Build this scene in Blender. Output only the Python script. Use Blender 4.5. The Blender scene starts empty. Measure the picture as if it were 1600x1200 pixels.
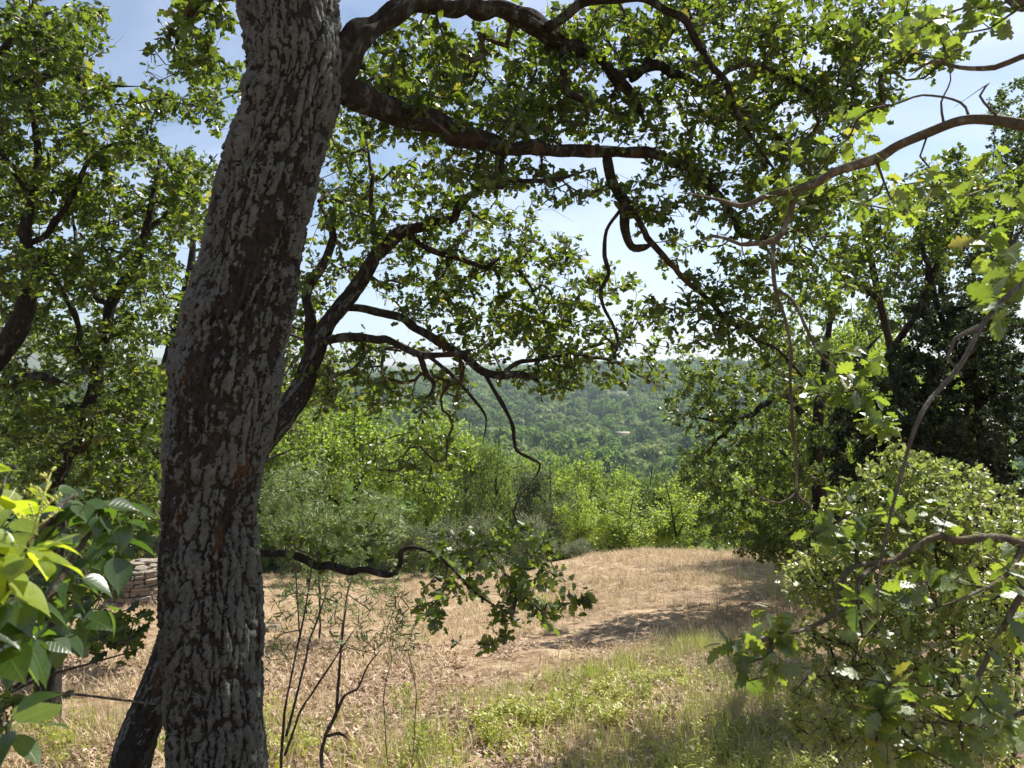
import bpy, math, random
import numpy as np
from mathutils import Vector, Matrix

random.seed(7)
RNG = np.random.default_rng(7)
S = bpy.context.scene
COL = S.collection

# ------------------------------------------------------------------ camera
F = 1202.0            # focal length in pixels of the 1600 px wide photograph
YH = 585.0            # image row of the level line
PITCH = math.atan((600.0 - YH) / F)
CAM = np.array([0.0, 0.0, 1.6])
cam_d = bpy.data.cameras.new('camera')
cam = bpy.data.objects.new('camera', cam_d)
COL.objects.link(cam)
cam.location = CAM
cam.rotation_euler = (math.pi / 2 - PITCH, 0, 0)
cam_d.sensor_width = 36.0
cam_d.lens = 36.0 * F / 1600.0
cam_d.clip_start = 0.05
cam_d.clip_end = 20000
cam_d.dof.use_dof = True
cam_d.dof.focus_distance = 7.0
cam_d.dof.aperture_fstop = 9.0
S.camera = cam

# ------------------------------------------------------------------ sky and sun
SUN_EL, SUN_AZ = 51.0, 50.0
world = bpy.data.worlds.new('World')
S.world = world
world.use_nodes = True
wn, wl = world.node_tree.nodes, world.node_tree.links
wn.clear()
w_out = wn.new('ShaderNodeOutputWorld')
w_bg = wn.new('ShaderNodeBackground')
w_sky = wn.new('ShaderNodeTexSky')
w_sky.sky_type = 'NISHITA'
w_sky.sun_disc = False
w_sky.sun_elevation = math.radians(SUN_EL)
w_sky.sun_rotation = math.radians(SUN_AZ)
w_sky.altitude = 300
w_sky.air_density = 1.0
w_sky.dust_density = 0.7
w_sky.ozone_density = 2.2
w_tc = wn.new('ShaderNodeTexCoord')
w_map = wn.new('ShaderNodeMapping')
w_map.inputs['Scale'].default_value = (1.0, 1.3, 2.4)
w_map.inputs['Rotation'].default_value = (0.1, 0.15, 0.5)
w_no = wn.new('ShaderNodeTexNoise')
w_no.inputs['Scale'].default_value = 1.9
w_no.inputs['Detail'].default_value = 4.5
w_no.inputs['Roughness'].default_value = 0.58
w_no.inputs['Distortion'].default_value = 0.6
w_ra = wn.new('ShaderNodeValToRGB')
w_ra.color_ramp.elements[0].position = 0.36
w_ra.color_ramp.elements[1].position = 0.80
w_ra.color_ramp.elements[1].color = (0.85, 0.85, 0.85, 1)
w_mx = wn.new('ShaderNodeMix')
w_mx.data_type = 'RGBA'
w_mx.inputs[7].default_value = (8.3, 8.75, 10.2, 1)     # thin cirrus
wl.new(w_tc.outputs['Generated'], w_map.inputs['Vector'])
wl.new(w_map.outputs['Vector'], w_no.inputs['Vector'])
wl.new(w_no.outputs['Fac'], w_ra.inputs['Fac'])
wl.new(w_ra.outputs['Color'], w_mx.inputs[0])
wl.new(w_sky.outputs['Color'], w_mx.inputs[6])
wl.new(w_mx.outputs[2], w_bg.inputs['Color'])
wl.new(w_bg.outputs['Background'], w_out.inputs['Surface'])
w_bg.inputs['Strength'].default_value = 0.064

sun_d = bpy.data.lights.new('sun', 'SUN')
sun_d.energy = 5.0
sun_d.angle = math.radians(0.53)
sun_d.color = (1.0, 0.95, 0.86)
sun = bpy.data.objects.new('sun', sun_d)
COL.objects.link(sun)
_e, _a = math.radians(SUN_EL), math.radians(SUN_AZ)
sun.rotation_euler = Vector((math.sin(_a) * math.cos(_e), math.cos(_a) * math.cos(_e), math.sin(_e))).to_track_quat('Z', 'Y').to_euler()

S.view_settings.view_transform = 'Standard'
S.view_settings.look = 'None'
S.view_settings.exposure = 1.12
S.view_settings.gamma = 1.0
S.view_settings.use_curve_mapping = False
S.render.engine = 'CYCLES'
S.cycles.max_bounces = 7
S.cycles.diffuse_bounces = 3
S.cycles.glossy_bounces = 2
S.cycles.transmission_bounces = 5
S.cycles.volume_bounces = 0
S.cycles.sample_clamp_indirect = 4.0

# ------------------------------------------------------------------ helpers
_c, _s = math.cos(PITCH), math.sin(PITCH)


def P(px, py, d):
    """Point of the place seen at photograph pixel (px, py), d metres ahead."""
    y, z = d, -(py - 600.0) / F * d
    return np.array([(px - 800.0) / F * d, y * _c + z * _s, z * _c - y * _s + CAM[2]])


def PA(a):
    a = np.asarray(a, float)
    return np.stack([P(*r) for r in a])


def project(p):
    q = p - CAM
    yy = q[:, 1] * _c - q[:, 2] * _s
    zz = q[:, 1] * _s + q[:, 2] * _c
    yy = np.where(yy < 0.05, 0.05, yy)
    return 800 + q[:, 0] / yy * F, 600 - zz / yy * F, yy


def norm(v):
    return v / np.maximum(np.linalg.norm(v, axis=-1, keepdims=True), 1e-9)


def sstep(a, b, x):
    t = np.clip((x - a) / (b - a), 0, 1)
    return t * t * (3 - 2 * t)


_tab = np.random.default_rng(3).random((256, 256))


def vnoise(u, v):
    u = np.asarray(u, float); v = np.asarray(v, float)
    iu, iv = np.floor(u).astype(int), np.floor(v).astype(int)
    fu, fv = u - iu, v - iv
    fu = fu * fu * (3 - 2 * fu); fv = fv * fv * (3 - 2 * fv)
    a = _tab[iu % 256, iv % 256]; b = _tab[(iu + 1) % 256, iv % 256]
    c = _tab[iu % 256, (iv + 1) % 256]; d = _tab[(iu + 1) % 256, (iv + 1) % 256]
    return (a * (1 - fu) + b * fu) * (1 - fv) + (c * (1 - fu) + d * fu) * fv


def mesh_from(name, verts, loops, totals, mat, attrs=None, smooth=True):
    me = bpy.data.meshes.new(name)
    verts = np.asarray(verts, np.float32); loops = np.asarray(loops, np.int32); totals = np.asarray(totals, np.int32)
    me.vertices.add(len(verts)); me.vertices.foreach_set('co', verts.ravel())
    me.loops.add(len(loops)); me.loops.foreach_set('vertex_index', loops)
    me.polygons.add(len(totals))
    starts = np.zeros(len(totals), np.int32); starts[1:] = np.cumsum(totals)[:-1]
    me.polygons.foreach_set('loop_start', starts)
    try:
        me.polygons.foreach_set('loop_total', totals)
    except Exception:
        pass
    for k, v in (attrs or {}).items():
        at = me.attributes.new(k, 'FLOAT', 'POINT')
        at.data.foreach_set('value', np.asarray(v, np.float32))
    me.update(calc_edges=True)
    if smooth:
        me.polygons.foreach_set('use_smooth', np.ones(len(totals), bool))
    for m in (mat if isinstance(mat, (list, tuple)) else [mat]):
        me.materials.append(m)
    return me


class MB:
    """collects vertices and faces, builds ONE mesh"""

    def __init__(self):
        self.v, self.l, self.t, self.a, self.n = [], [], [], {}, 0

    def add(self, v, l, t, **attrs):
        self.v.append(np.asarray(v, float)); self.l.append(np.asarray(l) + self.n); self.t.append(np.asarray(t))
        for k, x in attrs.items():
            self.a.setdefault(k, []).append(np.broadcast_to(np.asarray(x, float), (len(v),)))
        self.n += len(v)

    def mesh(self, name, mat, base=(0, 0, 0), smooth=True):
        if not self.v:
            return None
        return mesh_from(name, np.concatenate(self.v) - np.asarray(base), np.concatenate(self.l), np.concatenate(self.t), mat,
                         {k: np.concatenate(x) for k, x in self.a.items()}, smooth)

    def build(self, name, mat, parent=None, kind=None, smooth=True):
        base = np.array(parent['_base']) if parent is not None else np.zeros(3)
        me = self.mesh(name, mat, base, smooth)
        if me is None:
            return None
        return link(name, me, parent, kind)


def link(name, me, parent=None, kind=None):
    o = bpy.data.objects.new(name, me)
    COL.objects.link(o)
    if parent is not None:
        o.parent = parent
    if kind:
        o['kind'] = kind
    return o


def thing(name, label, cat, base, group=None):
    o = bpy.data.objects.new(name, None)
    COL.objects.link(o)
    o.empty_display_size = 0.2
    o.location = base
    o['label'] = label; o['category'] = cat
    o['_base'] = [float(x) for x in base]
    if group:
        o['group'] = group
    ROOTS.append(o)
    return o


ROOTS = []


def tag(o, label, cat, group=None):
    o['label'] = label; o['category'] = cat
    if group:
        o['group'] = group
    return o


def copy_thing(root, loc, rz, sc, label, group=None):
    r = root.copy(); COL.objects.link(r)
    r.location = loc; r.rotation_euler = (0, 0, rz); r.scale = (sc[0], sc[0], sc[1])
    r['label'] = label
    if group:
        r['group'] = group
    for ch in list(root.children):
        c = ch.copy(); COL.objects.link(c); c.parent = r
        for g in list(ch.children):
            d = g.copy(); COL.objects.link(d); d.parent = c
    return r


def spline(pts, step):
    """Catmull-Rom through pts (columns: x y z r ...), resampled about every step metres."""
    p = np.asarray(pts, float)
    p = np.vstack([2 * p[0] - p[1], p, 2 * p[-1] - p[-2]])
    p[0, 3:] = p[1, 3:]; p[-1, 3:] = p[-2, 3:]
    out = []
    for i in range(1, len(p) - 2):
        n = max(1, int(round(np.linalg.norm(p[i + 1, :3] - p[i, :3]) / step)))
        t = (np.arange(n) / n)[:, None]
        a, b, c, d = p[i - 1], p[i], p[i + 1], p[i + 2]
        out.append(0.5 * (2 * b + (c - a) * t + (2 * a - 5 * b + 4 * c - d) * t ** 2 + (3 * b - a - 3 * c + d) * t ** 3))
    out.append(p[-2][None])
    return np.vstack(out)


def frames(pts):
    t = np.gradient(pts, axis=0) if len(pts) > 2 else np.repeat((pts[-1] - pts[0])[None], len(pts), 0)
    t = norm(t)
    ref = np.array([0.0, 0.0, 1.0]) if abs(t[0, 2]) < 0.9 else np.array([1.0, 0, 0])
    u = np.zeros_like(pts); w = np.zeros_like(pts)
    a = np.cross(t[0], ref); a /= np.linalg.norm(a)
    for i in range(len(pts)):
        a = a - t[i] * a.dot(t[i])
        a = a / max(np.linalg.norm(a), 1e-9)
        u[i] = a
        w[i] = np.cross(t[i], a)
    return t, u, w


def tube(mb, pts, r, n=5, cap=True, disp=None, **attrs):
    pts = np.asarray(pts, float); r = np.asarray(r, float)
    m = len(pts)
    t, u, w = frames(pts)
    an = np.arange(n) * 2 * math.pi / n
    rr = r[:, None] * np.ones(n)
    if disp is not None:
        rr = rr + disp
    v = pts[:, None] + rr[..., None] * (np.cos(an)[None, :, None] * u[:, None] + np.sin(an)[None, :, None] * w[:, None])
    v = v.reshape(-1, 3)
    i = np.arange(m - 1)[:, None] * n; j = np.arange(n)[None]; k = (j + 1) % n
    q = np.stack([i + j, i + k, i + n + k, i + n + j], -1).reshape(-1)
    tot = np.full((m - 1) * n, 4)
    if cap:
        q = np.concatenate([q, np.arange(n)[::-1], (m - 1) * n + np.arange(n)])
        tot = np.concatenate([tot, [n, n]])
    mb.add(v, q, tot, **attrs)


def cells(u, v, pu, seed):
    """2-D Voronoi, periodic in u with pu cells: nearest, second nearest, id"""
    rng = np.random.default_rng(seed)
    J = rng.random((pu, 512, 2)); I = rng.random((pu, 512))
    iu, iv = np.floor(u).astype(int), np.floor(v).astype(int)
    f1 = np.full(u.shape, 9.0); f2 = f1.copy(); idd = np.zeros(u.shape)
    for a in (-1, 0, 1):
        for b in (-1, 0, 1):
            cu, cv = iu + a, iv + b
            j = J[cu % pu, cv % 512]
            d = np.hypot(cu + 0.15 + 0.7 * j[..., 0] - u, cv + 0.1 + 0.8 * j[..., 1] - v)
            nid = I[cu % pu, cv % 512]
            closer = d < f1
            f2 = np.where(closer, f1, np.minimum(f2, d))
            idd = np.where(closer, nid, idd)
            f1 = np.where(closer, d, f1)
    return f1, f2, idd


def bark_tube(mb, ctrl, n, step, plate=(0.030, 0.062), amp=0.011, seed=1, lichen=0.5, gnarl=0.10, knots=()):
    """A trunk or limb whose bark plates are real relief. ctrl rows: x y z r."""
    p = spline(ctrl, step)
    pts, r = p[:, :3], p[:, 3]
    m = len(p)
    L = np.concatenate([[0], np.cumsum(np.linalg.norm(np.diff(pts, axis=0), axis=1))])
    an = np.arange(n) / n
    U, V = np.meshgrid(an, L)
    rm = r.mean()
    pu = max(5, int(round(2 * math.pi * rm / plate[0])))
    un, vn = U * pu, V / plate[1]
    wob = (vnoise(U * pu * 0.0 + V * 9, np.sin(U * 6.283) * 3 + seed) - 0.5) * 1.1
    wob2 = (vnoise(np.cos(U * 6.283) * 5 + 40, V * 14 + np.sin(U * 6.283) * 5) - 0.5) * 1.0
    um = U * 2 * math.pi * rm
    fine = vnoise(um * 95 + seed, V * 70) - 0.5
    fine2 = vnoise(um * 230 + 7, V * 170 + seed) - 0.5
    un = un + fine * 0.36 + fine2 * 0.20
    vn = vn + (vnoise(um * 80 + 31, V * 60 + 5) - 0.5) * 0.42
    drift = (vnoise(um * 16 + 2, V * 5 + seed) - 0.5) * 1.5
    f1, f2, idd = cells(U * max(4, int(round(pu * 0.80))) + (un - U * pu) + drift * 0.8 + wob * 0.5, vn * 0.30 + wob2 * 0.6 + fine * 0.15, max(4, int(round(pu * 0.80))), seed)
    e = sstep(0.02, 0.40, f2 - f1)
    f1b, f2b, idb = cells(U * max(4, int(round(pu * 1.25))) + (un - U * pu) + wob + drift * 0.4, vn * 1.15 + wob2, max(4, int(round(pu * 1.25))), seed + 5)
    eb = sstep(0.02, 0.30, f2b - f1b)
    big = vnoise(np.cos(U * 6.283) * 2.2 + 9, V * 3 + np.sin(U * 6.283) * 2.2) - 0.5
    sc = np.minimum(1.0, r / 0.12)[:, None]
    scaly = sstep(0.25, 0.75, vnoise(um * 5 + 60, V * 3.2 + 2 * seed))
    h = e * (0.55 + 0.65 * idd) + (0.18 + 0.30 * scaly) * eb * (0.3 + idb) + 0.42 * fine + 0.3 * fine2
    disp = amp * sc * (h - 0.9) + gnarl * r[:, None] * big * 1.6 + gnarl * r[:, None] * (vnoise(np.cos(U * 6.283) * 1.2 + 3, V * 9 + seed) - 0.5)
    for kz, kf, kr, kh, ring in knots:
        k0 = L[int(np.argmin(abs(pts[:, 2] - kz)))]
        dd_ = np.hypot(((U - kf + .5) % 1 - .5) * 2 * math.pi * rm, (V - k0) * .8) / kr
        disp = disp + kh * (np.exp(-dd_ ** 2) - ring * 1.3 * np.exp(-(dd_ / .42) ** 2)) * (1 + .4 * fine)
    low = vnoise(np.cos(U * 6.283) * 2.6 + 3 + seed, V * 4.2 + np.sin(U * 6.283) * 2.6)
    low2 = vnoise(np.cos(U * 6.283) * 1.3 + 8 + seed, V * 1.7 + np.sin(U * 6.283) * 1.3)
    lich = sstep(0.04, 0.34, e) * (0.45 + 0.55 * sstep(0.02, 0.22, f2b - f1b)) * sstep(0.0, 0.45, idd * 0.30 + low * 0.8 + low2 * 0.8 + idb * 0.45 + fine * 0.5 + fine2 * 0.3 - (1.55 - lichen))
    tube(mb, pts, r, n, True, disp, lichen=lich.ravel(), height=(e * 0.7 + eb * 0.3).ravel())


# ------------------------------------------------------------------ materials
def newmat(name):
    m = bpy.data.materials.new(name); m.use_nodes = True
    nt = m.node_tree; nt.nodes.clear()
    out = nt.nodes.new('ShaderNodeOutputMaterial')
    return m, nt, nt.nodes, nt.links, out


def ramp(nd, stops):
    r = nd.new('ShaderNodeValToRGB')
    cr = r.color_ramp
    while len(cr.elements) < len(stops):
        cr.elements.new(0.5)
    for e, (p, c) in zip(cr.elements, stops):
        e.position = p; e.color = (*c, 1)
    return r


def leaf_mat(name, refl, trans, gloss=0.06, rough=0.38, mixt=0.5, veins=0.0):
    """refl / trans: three colours (dark, usual, odd) picked leaf by leaf"""
    m, nt, nd, lk, out = newmat(name)
    at = nd.new('ShaderNodeAttribute'); at.attribute_name = 'rnd'
    oi = nd.new('ShaderNodeObjectInfo')
    ad = nd.new('ShaderNodeMath'); ad.operation = 'ADD'
    fr = nd.new('ShaderNodeMath'); fr.operation = 'FRACT'
    lk.new(at.outputs['Fac'], ad.inputs[0]); lk.new(oi.outputs['Random'], ad.inputs[1]); lk.new(ad.outputs[0], fr.inputs[0])
    pos = (0.0, 0.62, 0.95, 1.0)
    r1 = ramp(nd, list(zip(pos, (refl[0], refl[1], refl[1], refl[2]))))
    r2 = ramp(nd, list(zip(pos, (trans[0], trans[1], trans[1], trans[2]))))
    lk.new(fr.outputs[0], r1.inputs['Fac']); lk.new(fr.outputs[0], r2.inputs['Fac'])
    df = nd.new('ShaderNodeBsdfDiffuse'); tr = nd.new('ShaderNodeBsdfTranslucent'); gl = nd.new('ShaderNodeBsdfGlossy')
    gl.inputs['Roughness'].default_value = rough
    gl.inputs['Color'].default_value = (0.9, 0.92, 0.92, 1)
    c1, c2 = r1.outputs['Color'], r2.outputs['Color']
    if veins:
        # midrib, side veins and blemishes in the leaf's own coordinates
        tc = nd.new('ShaderNodeTexCoord'); sp = nd.new('ShaderNodeSeparateXYZ'); lk.new(tc.outputs['Object'], sp.inputs[0])

        def mt(op, a, b=None, c=None):
            q = nd.new('ShaderNodeMath'); q.operation = op
            for i_, x_ in enumerate((a, b, c)):
                if x_ is None:
                    continue
                if isinstance(x_, (int, float)):
                    q.inputs[i_].default_value = x_
                else:
                    lk.new(x_, q.inputs[i_])
            return q.outputs[0]
        ay = mt('ABSOLUTE', sp.outputs[1])
        ph = mt('MULTIPLY_ADD', ay, -0.75, sp.outputs[0])
        tri = mt('PINGPONG', mt('MULTIPLY', ph, 15.0), 1.0)
        side = mt('SUBTRACT', 1.0, mt('SMOOTH_MIN', mt('MULTIPLY', tri, 4.0), 1.0, 0.2))
        rib = mt('SUBTRACT', 1.0, mt('SMOOTH_MIN', mt('MULTIPLY', ay, 38.0), 1.0, 0.2))
        vv = mt('MAXIMUM', mt('MULTIPLY', side, 0.55), rib)
        ov = nd.new('ShaderNodeVectorMath'); ov.operation = 'ADD'
        lk.new(tc.outputs['Object'], ov.inputs[0]); lk.new(oi.outputs['Location'], ov.inputs[1])
        nz = nd.new('ShaderNodeTexNoise'); nz.inputs['Scale'].default_value = 7.0; nz.inputs['Detail'].default_value = 5.0; nz.inputs['Roughness'].default_value = 0.7
        lk.new(ov.outputs[0], nz.inputs['Vector'])
        br_ = ramp(nd, [(0.30, (.55, .45, .35)), (0.40, (.9, .9, .85)), (0.75, (1.12, 1.1, 1.05))]); lk.new(nz.outputs['Fac'], br_.inputs['Fac'])
        outc = []
        for c_ in (c1, c2):
            m_1 = nd.new('ShaderNodeMix'); m_1.data_type = 'RGBA'; m_1.blend_type = 'MULTIPLY'; m_1.inputs[0].default_value = 1.0
            lk.new(c_, m_1.inputs[6]); lk.new(br_.outputs['Color'], m_1.inputs[7])
            m_2 = nd.new('ShaderNodeMix'); m_2.data_type = 'RGBA'; lk.new(mt('MULTIPLY', vv, veins), m_2.inputs[0])
            lk.new(m_1.outputs[2], m_2.inputs[6]); m_2.inputs[7].default_value = (.30, .36, .13, 1)
            outc.append(m_2.outputs[2])
        c1, c2 = outc
        bmp = nd.new('ShaderNodeBump'); bmp.inputs['Strength'].default_value = min(0.4, veins); bmp.inputs['Distance'].default_value = 0.002
        lk.new(vv, bmp.inputs['Height'])
        for q_ in (df, gl):
            lk.new(bmp.outputs[0], q_.inputs['Normal'])
    lk.new(c1, df.inputs['Color']); lk.new(c2, tr.inputs['Color'])
    mx = nd.new('ShaderNodeMixShader'); mx.inputs[0].default_value = mixt
    lk.new(df.outputs[0], mx.inputs[1]); lk.new(tr.outputs[0], mx.inputs[2])
    fz = nd.new('ShaderNodeLayerWeight'); fz.inputs['Blend'].default_value = 0.5
    pw = nd.new('ShaderNodeMath'); pw.operation = 'POWER'; pw.inputs[1].default_value = 4.0
    mu = nd.new('ShaderNodeMath'); mu.operation = 'MULTIPLY_ADD'; mu.inputs[1].default_value = gloss * 5; mu.inputs[2].default_value = gloss
    mu.use_clamp = True
    lk.new(fz.outputs['Facing'], pw.inputs[0]); lk.new(pw.outputs[0], mu.inputs[0])
    m2 = nd.new('ShaderNodeMixShader')
    lk.new(mu.outputs[0], m2.inputs[0]); lk.new(mx.outputs[0], m2.inputs[1]); lk.new(gl.outputs[0], m2.inputs[2])
    lk.new(m2.outputs[0], out.inputs['Surface'])
    return m


M = {}
M['oak_leaf'] = leaf_mat('oak_leaf', ((.028, .048, .012), (.055, .088, .018), (.15, .12, .03)),
                         ((.05, .09, .008), (.22, .30, .024), (.48, .44, .05)), 0.035, 0.36, 0.52)
M['oak_leaf_near'] = leaf_mat('oak_leaf_near', ((.06, .095, .03), (.095, .14, .04), (.17, .15, .04)),
                              ((.16, .26, .02), (.34, .45, .035), (.52, .47, .06)), 0.055, 0.42, 0.5)
M['oak_leaf_vein'] = leaf_mat('oak_leaf_vein', ((.06, .095, .03), (.095, .14, .04), (.17, .15, .04)),
                              ((.16, .26, .02), (.34, .45, .035), (.52, .47, .06)), 0.05, 0.42, 0.5, 0.32)
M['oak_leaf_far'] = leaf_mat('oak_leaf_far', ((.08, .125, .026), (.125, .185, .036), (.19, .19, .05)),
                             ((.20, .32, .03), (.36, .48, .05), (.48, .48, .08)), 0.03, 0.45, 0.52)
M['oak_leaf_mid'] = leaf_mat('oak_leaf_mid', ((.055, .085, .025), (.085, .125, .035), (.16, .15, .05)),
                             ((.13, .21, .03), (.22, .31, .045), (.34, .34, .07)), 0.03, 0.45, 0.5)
M['lime_leaf'] = leaf_mat('lime_leaf', ((.12, .18, .03), (.17, .24, .04), (.22, .23, .05)),
                          ((.32, .44, .04), (.46, .58, .06), (.55, .54, .09)), 0.03, 0.45, 0.52)
M['holm_leaf'] = leaf_mat('holm_leaf', ((.022, .034, .013), (.033, .048, .018), (.07, .07, .03)),
                          ((.025, .045, .008), (.04, .06, .014), (.08, .09, .03)), 0.03, 0.42, 0.4)
M['ever_leaf'] = leaf_mat('ever_leaf', ((.030, .048, .014), (.050, .075, .020), (.10, .10, .03)),
                          ((.07, .12, .015), (.14, .20, .025), (.22, .24, .05)), 0.03, 0.4, 0.45)
M['shrub_leaf'] = leaf_mat('shrub_leaf', ((.11, .15, .04), (.19, .225, .065), (.28, .26, .10)),
                           ((.24, .33, .05), (.40, .47, .09), (.48, .46, .14)), 0.05, 0.4, 0.45)
M['privet_sunlit'] = leaf_mat('privet_sunlit', ((.12, .18, .02), (.18, .24, .025), (.22, .25, .03)),
                             ((.42, .58, .02), (.58, .70, .03), (.66, .70, .05)), 0.045, 0.30, 0.52, 0.15)  # lighter copy of privet_leaf: sunlight on the top clusters painted as colour
M['olive_leaf'] = leaf_mat('olive_leaf', ((.09, .14, .045), (.15, .205, .07), (.26, .28, .15)),
                           ((.18, .27, .06), (.25, .34, .08), (.30, .34, .12)), 0.04, 0.4, 0.4)
M['silver_leaf'] = leaf_mat('silver_leaf', ((.17, .19, .12), (.23, .25, .16), (.30, .31, .20)),
                            ((.16, .19, .08), (.2, .24, .1), (.24, .26, .12)), 0.02, 0.5, 0.35)
M['grey_leaf'] = leaf_mat('grey_leaf', ((.085, .105, .05), (.12, .14, .07), (.17, .17, .09)),
                          ((.10, .14, .04), (.14, .18, .06), (.18, .19, .08)), 0.02, 0.5, 0.4)
M['privet_leaf'] = leaf_mat('privet_leaf', ((.014, .036, .009), (.030, .066, .013), (.11, .16, .025)),
                            ((.05, .12, .01), (.17, .30, .018), (.50, .58, .045)), 0.05, 0.30, 0.5, 0.16)
M['straw'] = leaf_mat('straw', ((.34, .25, .15), (.60, .47, .29), (.76, .66, .45)),
                      ((.30, .20, .10), (.42, .30, .14), (.5, .38, .2)), 0.02, 0.5, 0.3)
M['dry_stalk'] = leaf_mat('dry_stalk', ((.20, .14, .10), (.30, .225, .16), (.42, .34, .24)), ((.16, .11, .06), (.24, .17, .1), (.3, .22, .13)), 0.02, 0.5, 0.3)
M['litter'] = leaf_mat('litter', ((.20, .125, .08), (.40, .28, .20), (.62, .50, .40)),
                       ((.16, .08, .03), (.24, .13, .05), (.3, .2, .1)), 0.03, 0.5, 0.2)
M['green_grass'] = leaf_mat('green_grass', ((.20, .23, .05), (.30, .32, .08), (.46, .38, .16)),
                            ((.34, .42, .07), (.46, .52, .10), (.54, .48, .18)), 0.03, 0.45, 0.45)
M['pale_grass'] = leaf_mat('pale_grass', ((.26, .26, .12), (.36, .34, .17), (.5, .44, .26)),
                           ((.26, .27, .10), (.34, .34, .14), (.42, .38, .2)), 0.03, 0.45, 0.4)
M['weed_leaf'] = leaf_mat('weed_leaf', ((.22, .26, .035), (.33, .35, .05), (.46, .38, .07)),
                          ((.42, .48, .05), (.58, .58, .07), (.66, .54, .10)), 0.03, 0.42, 0.5)


def bark_mat(name, dark, brown, lichen, attr=False, orange=0.15, scale=1.0):
    m, nt, nd, lk, out = newmat(name)
    pr = nd.new('ShaderNodeBsdfPrincipled')
    pr.inputs['Roughness'].default_value = 0.92
    pr.inputs['Specular IOR Level'].default_value = 0.15
    tc = nd.new('ShaderNodeTexCoord')
    mp = nd.new('ShaderNodeMapping'); mp.inputs['Scale'].default_value = (1, 1, 0.45)
    lk.new(tc.outputs['Object'], mp.inputs['Vector'])
    n1 = nd.new('ShaderNodeTexNoise'); n1.inputs['Scale'].default_value = 45 * scale; n1.inputs['Detail'].default_value = 6; n1.inputs['Roughness'].default_value = 0.7
    lk.new(mp.outputs['Vector'], n1.inputs['Vector'])
    n2 = nd.new('ShaderNodeTexNoise'); n2.inputs['Scale'].default_value = 7 * scale; n2.inputs['Detail'].default_value = 4
    lk.new(mp.outputs['Vector'], n2.inputs['Vector'])
    n3 = nd.new('ShaderNodeTexNoise'); n3.inputs['Scale'].default_value = 170 * scale; n3.inputs['Detail'].default_value = 3
    lk.new(tc.outputs['Object'], n3.inputs['Vector'])
    rb = ramp(nd, [(0.3, dark), (0.7, brown)])
    lk.new(n1.outputs['Fac'], rb.inputs['Fac'])
    # orange lichen film
    ro = ramp(nd, [(0.60, (0, 0, 0)), (0.72, (1, 1, 1))])
    lk.new(n2.outputs['Fac'], ro.inputs['Fac'])
    mo = nd.new('ShaderNodeMix'); mo.data_type = 'RGBA'
    mu = nd.new('ShaderNodeMath'); mu.operation = 'MULTIPLY'; mu.inputs[1].default_value = orange
    lk.new(ro.outputs['Color'], mu.inputs[0]); lk.new(mu.outputs[0], mo.inputs[0])
    lk.new(rb.outputs['Color'], mo.inputs[6]); mo.inputs[7].default_value = (0.30, 0.13, 0.03, 1)
    # grey crust lichen
    if attr:
        at = nd.new('ShaderNodeAttribute'); at.attribute_name = 'lichen'
        br = nd.new('ShaderNodeMath'); br.operation = 'MULTIPLY_ADD'
        br.inputs[1].default_value = 1.5; br.inputs[2].default_value = -0.75
        lk.new(n1.outputs['Fac'], br.inputs[0])
        sm = nd.new('ShaderNodeMath'); sm.operation = 'ADD'
        lk.new(at.outputs['Fac'], sm.inputs[0]); lk.new(br.outputs[0], sm.inputs[1])
        rl = ramp(nd, [(0.40, (0, 0, 0)), (0.62, (1, 1, 1))])
        lk.new(sm.outputs[0], rl.inputs['Fac'])
    else:
        vo = nd.new('ShaderNodeTexNoise'); vo.inputs['Scale'].default_value = 22 * scale; vo.inputs['Detail'].default_value = 5; vo.inputs['Roughness'].default_value = 0.65
        lk.new(mp.outputs['Vector'], vo.inputs['Vector'])
        rl = ramp(nd, [(0.52, (0, 0, 0)), (0.62, (1, 1, 1))])
        lk.new(vo.outputs['Fac'], rl.inputs['Fac'])
    lc = ramp(nd, [(0.30, tuple(c * 0.42 for c in lichen)), (0.52, lichen), (0.75, tuple(c * 1.45 for c in lichen))])
    n4 = nd.new('ShaderNodeTexNoise'); n4.inputs['Scale'].default_value = 26 * scale; n4.inputs['Detail'].default_value = 8; n4.inputs['Roughness'].default_value = 0.8
    lk.new(tc.outputs['Object'], n4.inputs['Vector'])
    lk.new(n4.outputs['Fac'], lc.inputs['Fac'])
    ml = nd.new('ShaderNodeMix'); ml.data_type = 'RGBA'
    lk.new(rl.outputs['Color'], ml.inputs[0]); lk.new(mo.outputs[2], ml.inputs[6]); lk.new(lc.outputs['Color'], ml.inputs[7])
    lk.new(ml.outputs[2], pr.inputs['Base Color'])
    ah = nd.new('ShaderNodeMath'); ah.operation = 'ADD'
    lk.new(n1.outputs['Fac'], ah.inputs[0]); lk.new(n3.outputs['Fac'], ah.inputs[1])
    bp = nd.new('ShaderNodeBump'); bp.inputs['Strength'].default_value = 0.7; bp.inputs['Distance'].default_value = 0.012 / scale
    lk.new(ah.outputs[0], bp.inputs['Height']); lk.new(bp.outputs[0], pr.inputs['Normal'])
    lk.new(pr.outputs[0], out.inputs['Surface'])
    return m


M['bark'] = bark_mat('bark', (.013, .012, .011), (.056, .049, .041), (.120, .125, .116), True, 0.22)
M['limb'] = bark_mat('limb_bark', (.014, .012, .010), (.048, .038, .030), (.09, .092, .082), False, 0.3)
M['orange_limb'] = bark_mat('lichen_bark', (.075, .060, .042), (.17, .135, .09), (.27, .25, .20), False, 0.45)
M['twig'] = bark_mat('twig_bark', (.045, .036, .028), (.11, .085, .065), (.20, .19, .17), False, 0.1, 2.0)
M['grey_twig'] = bark_mat('grey_twig', (.07, .06, .05), (.14, .12, .10), (.20, .19, .165), False, 0.05, 2.0)


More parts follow.
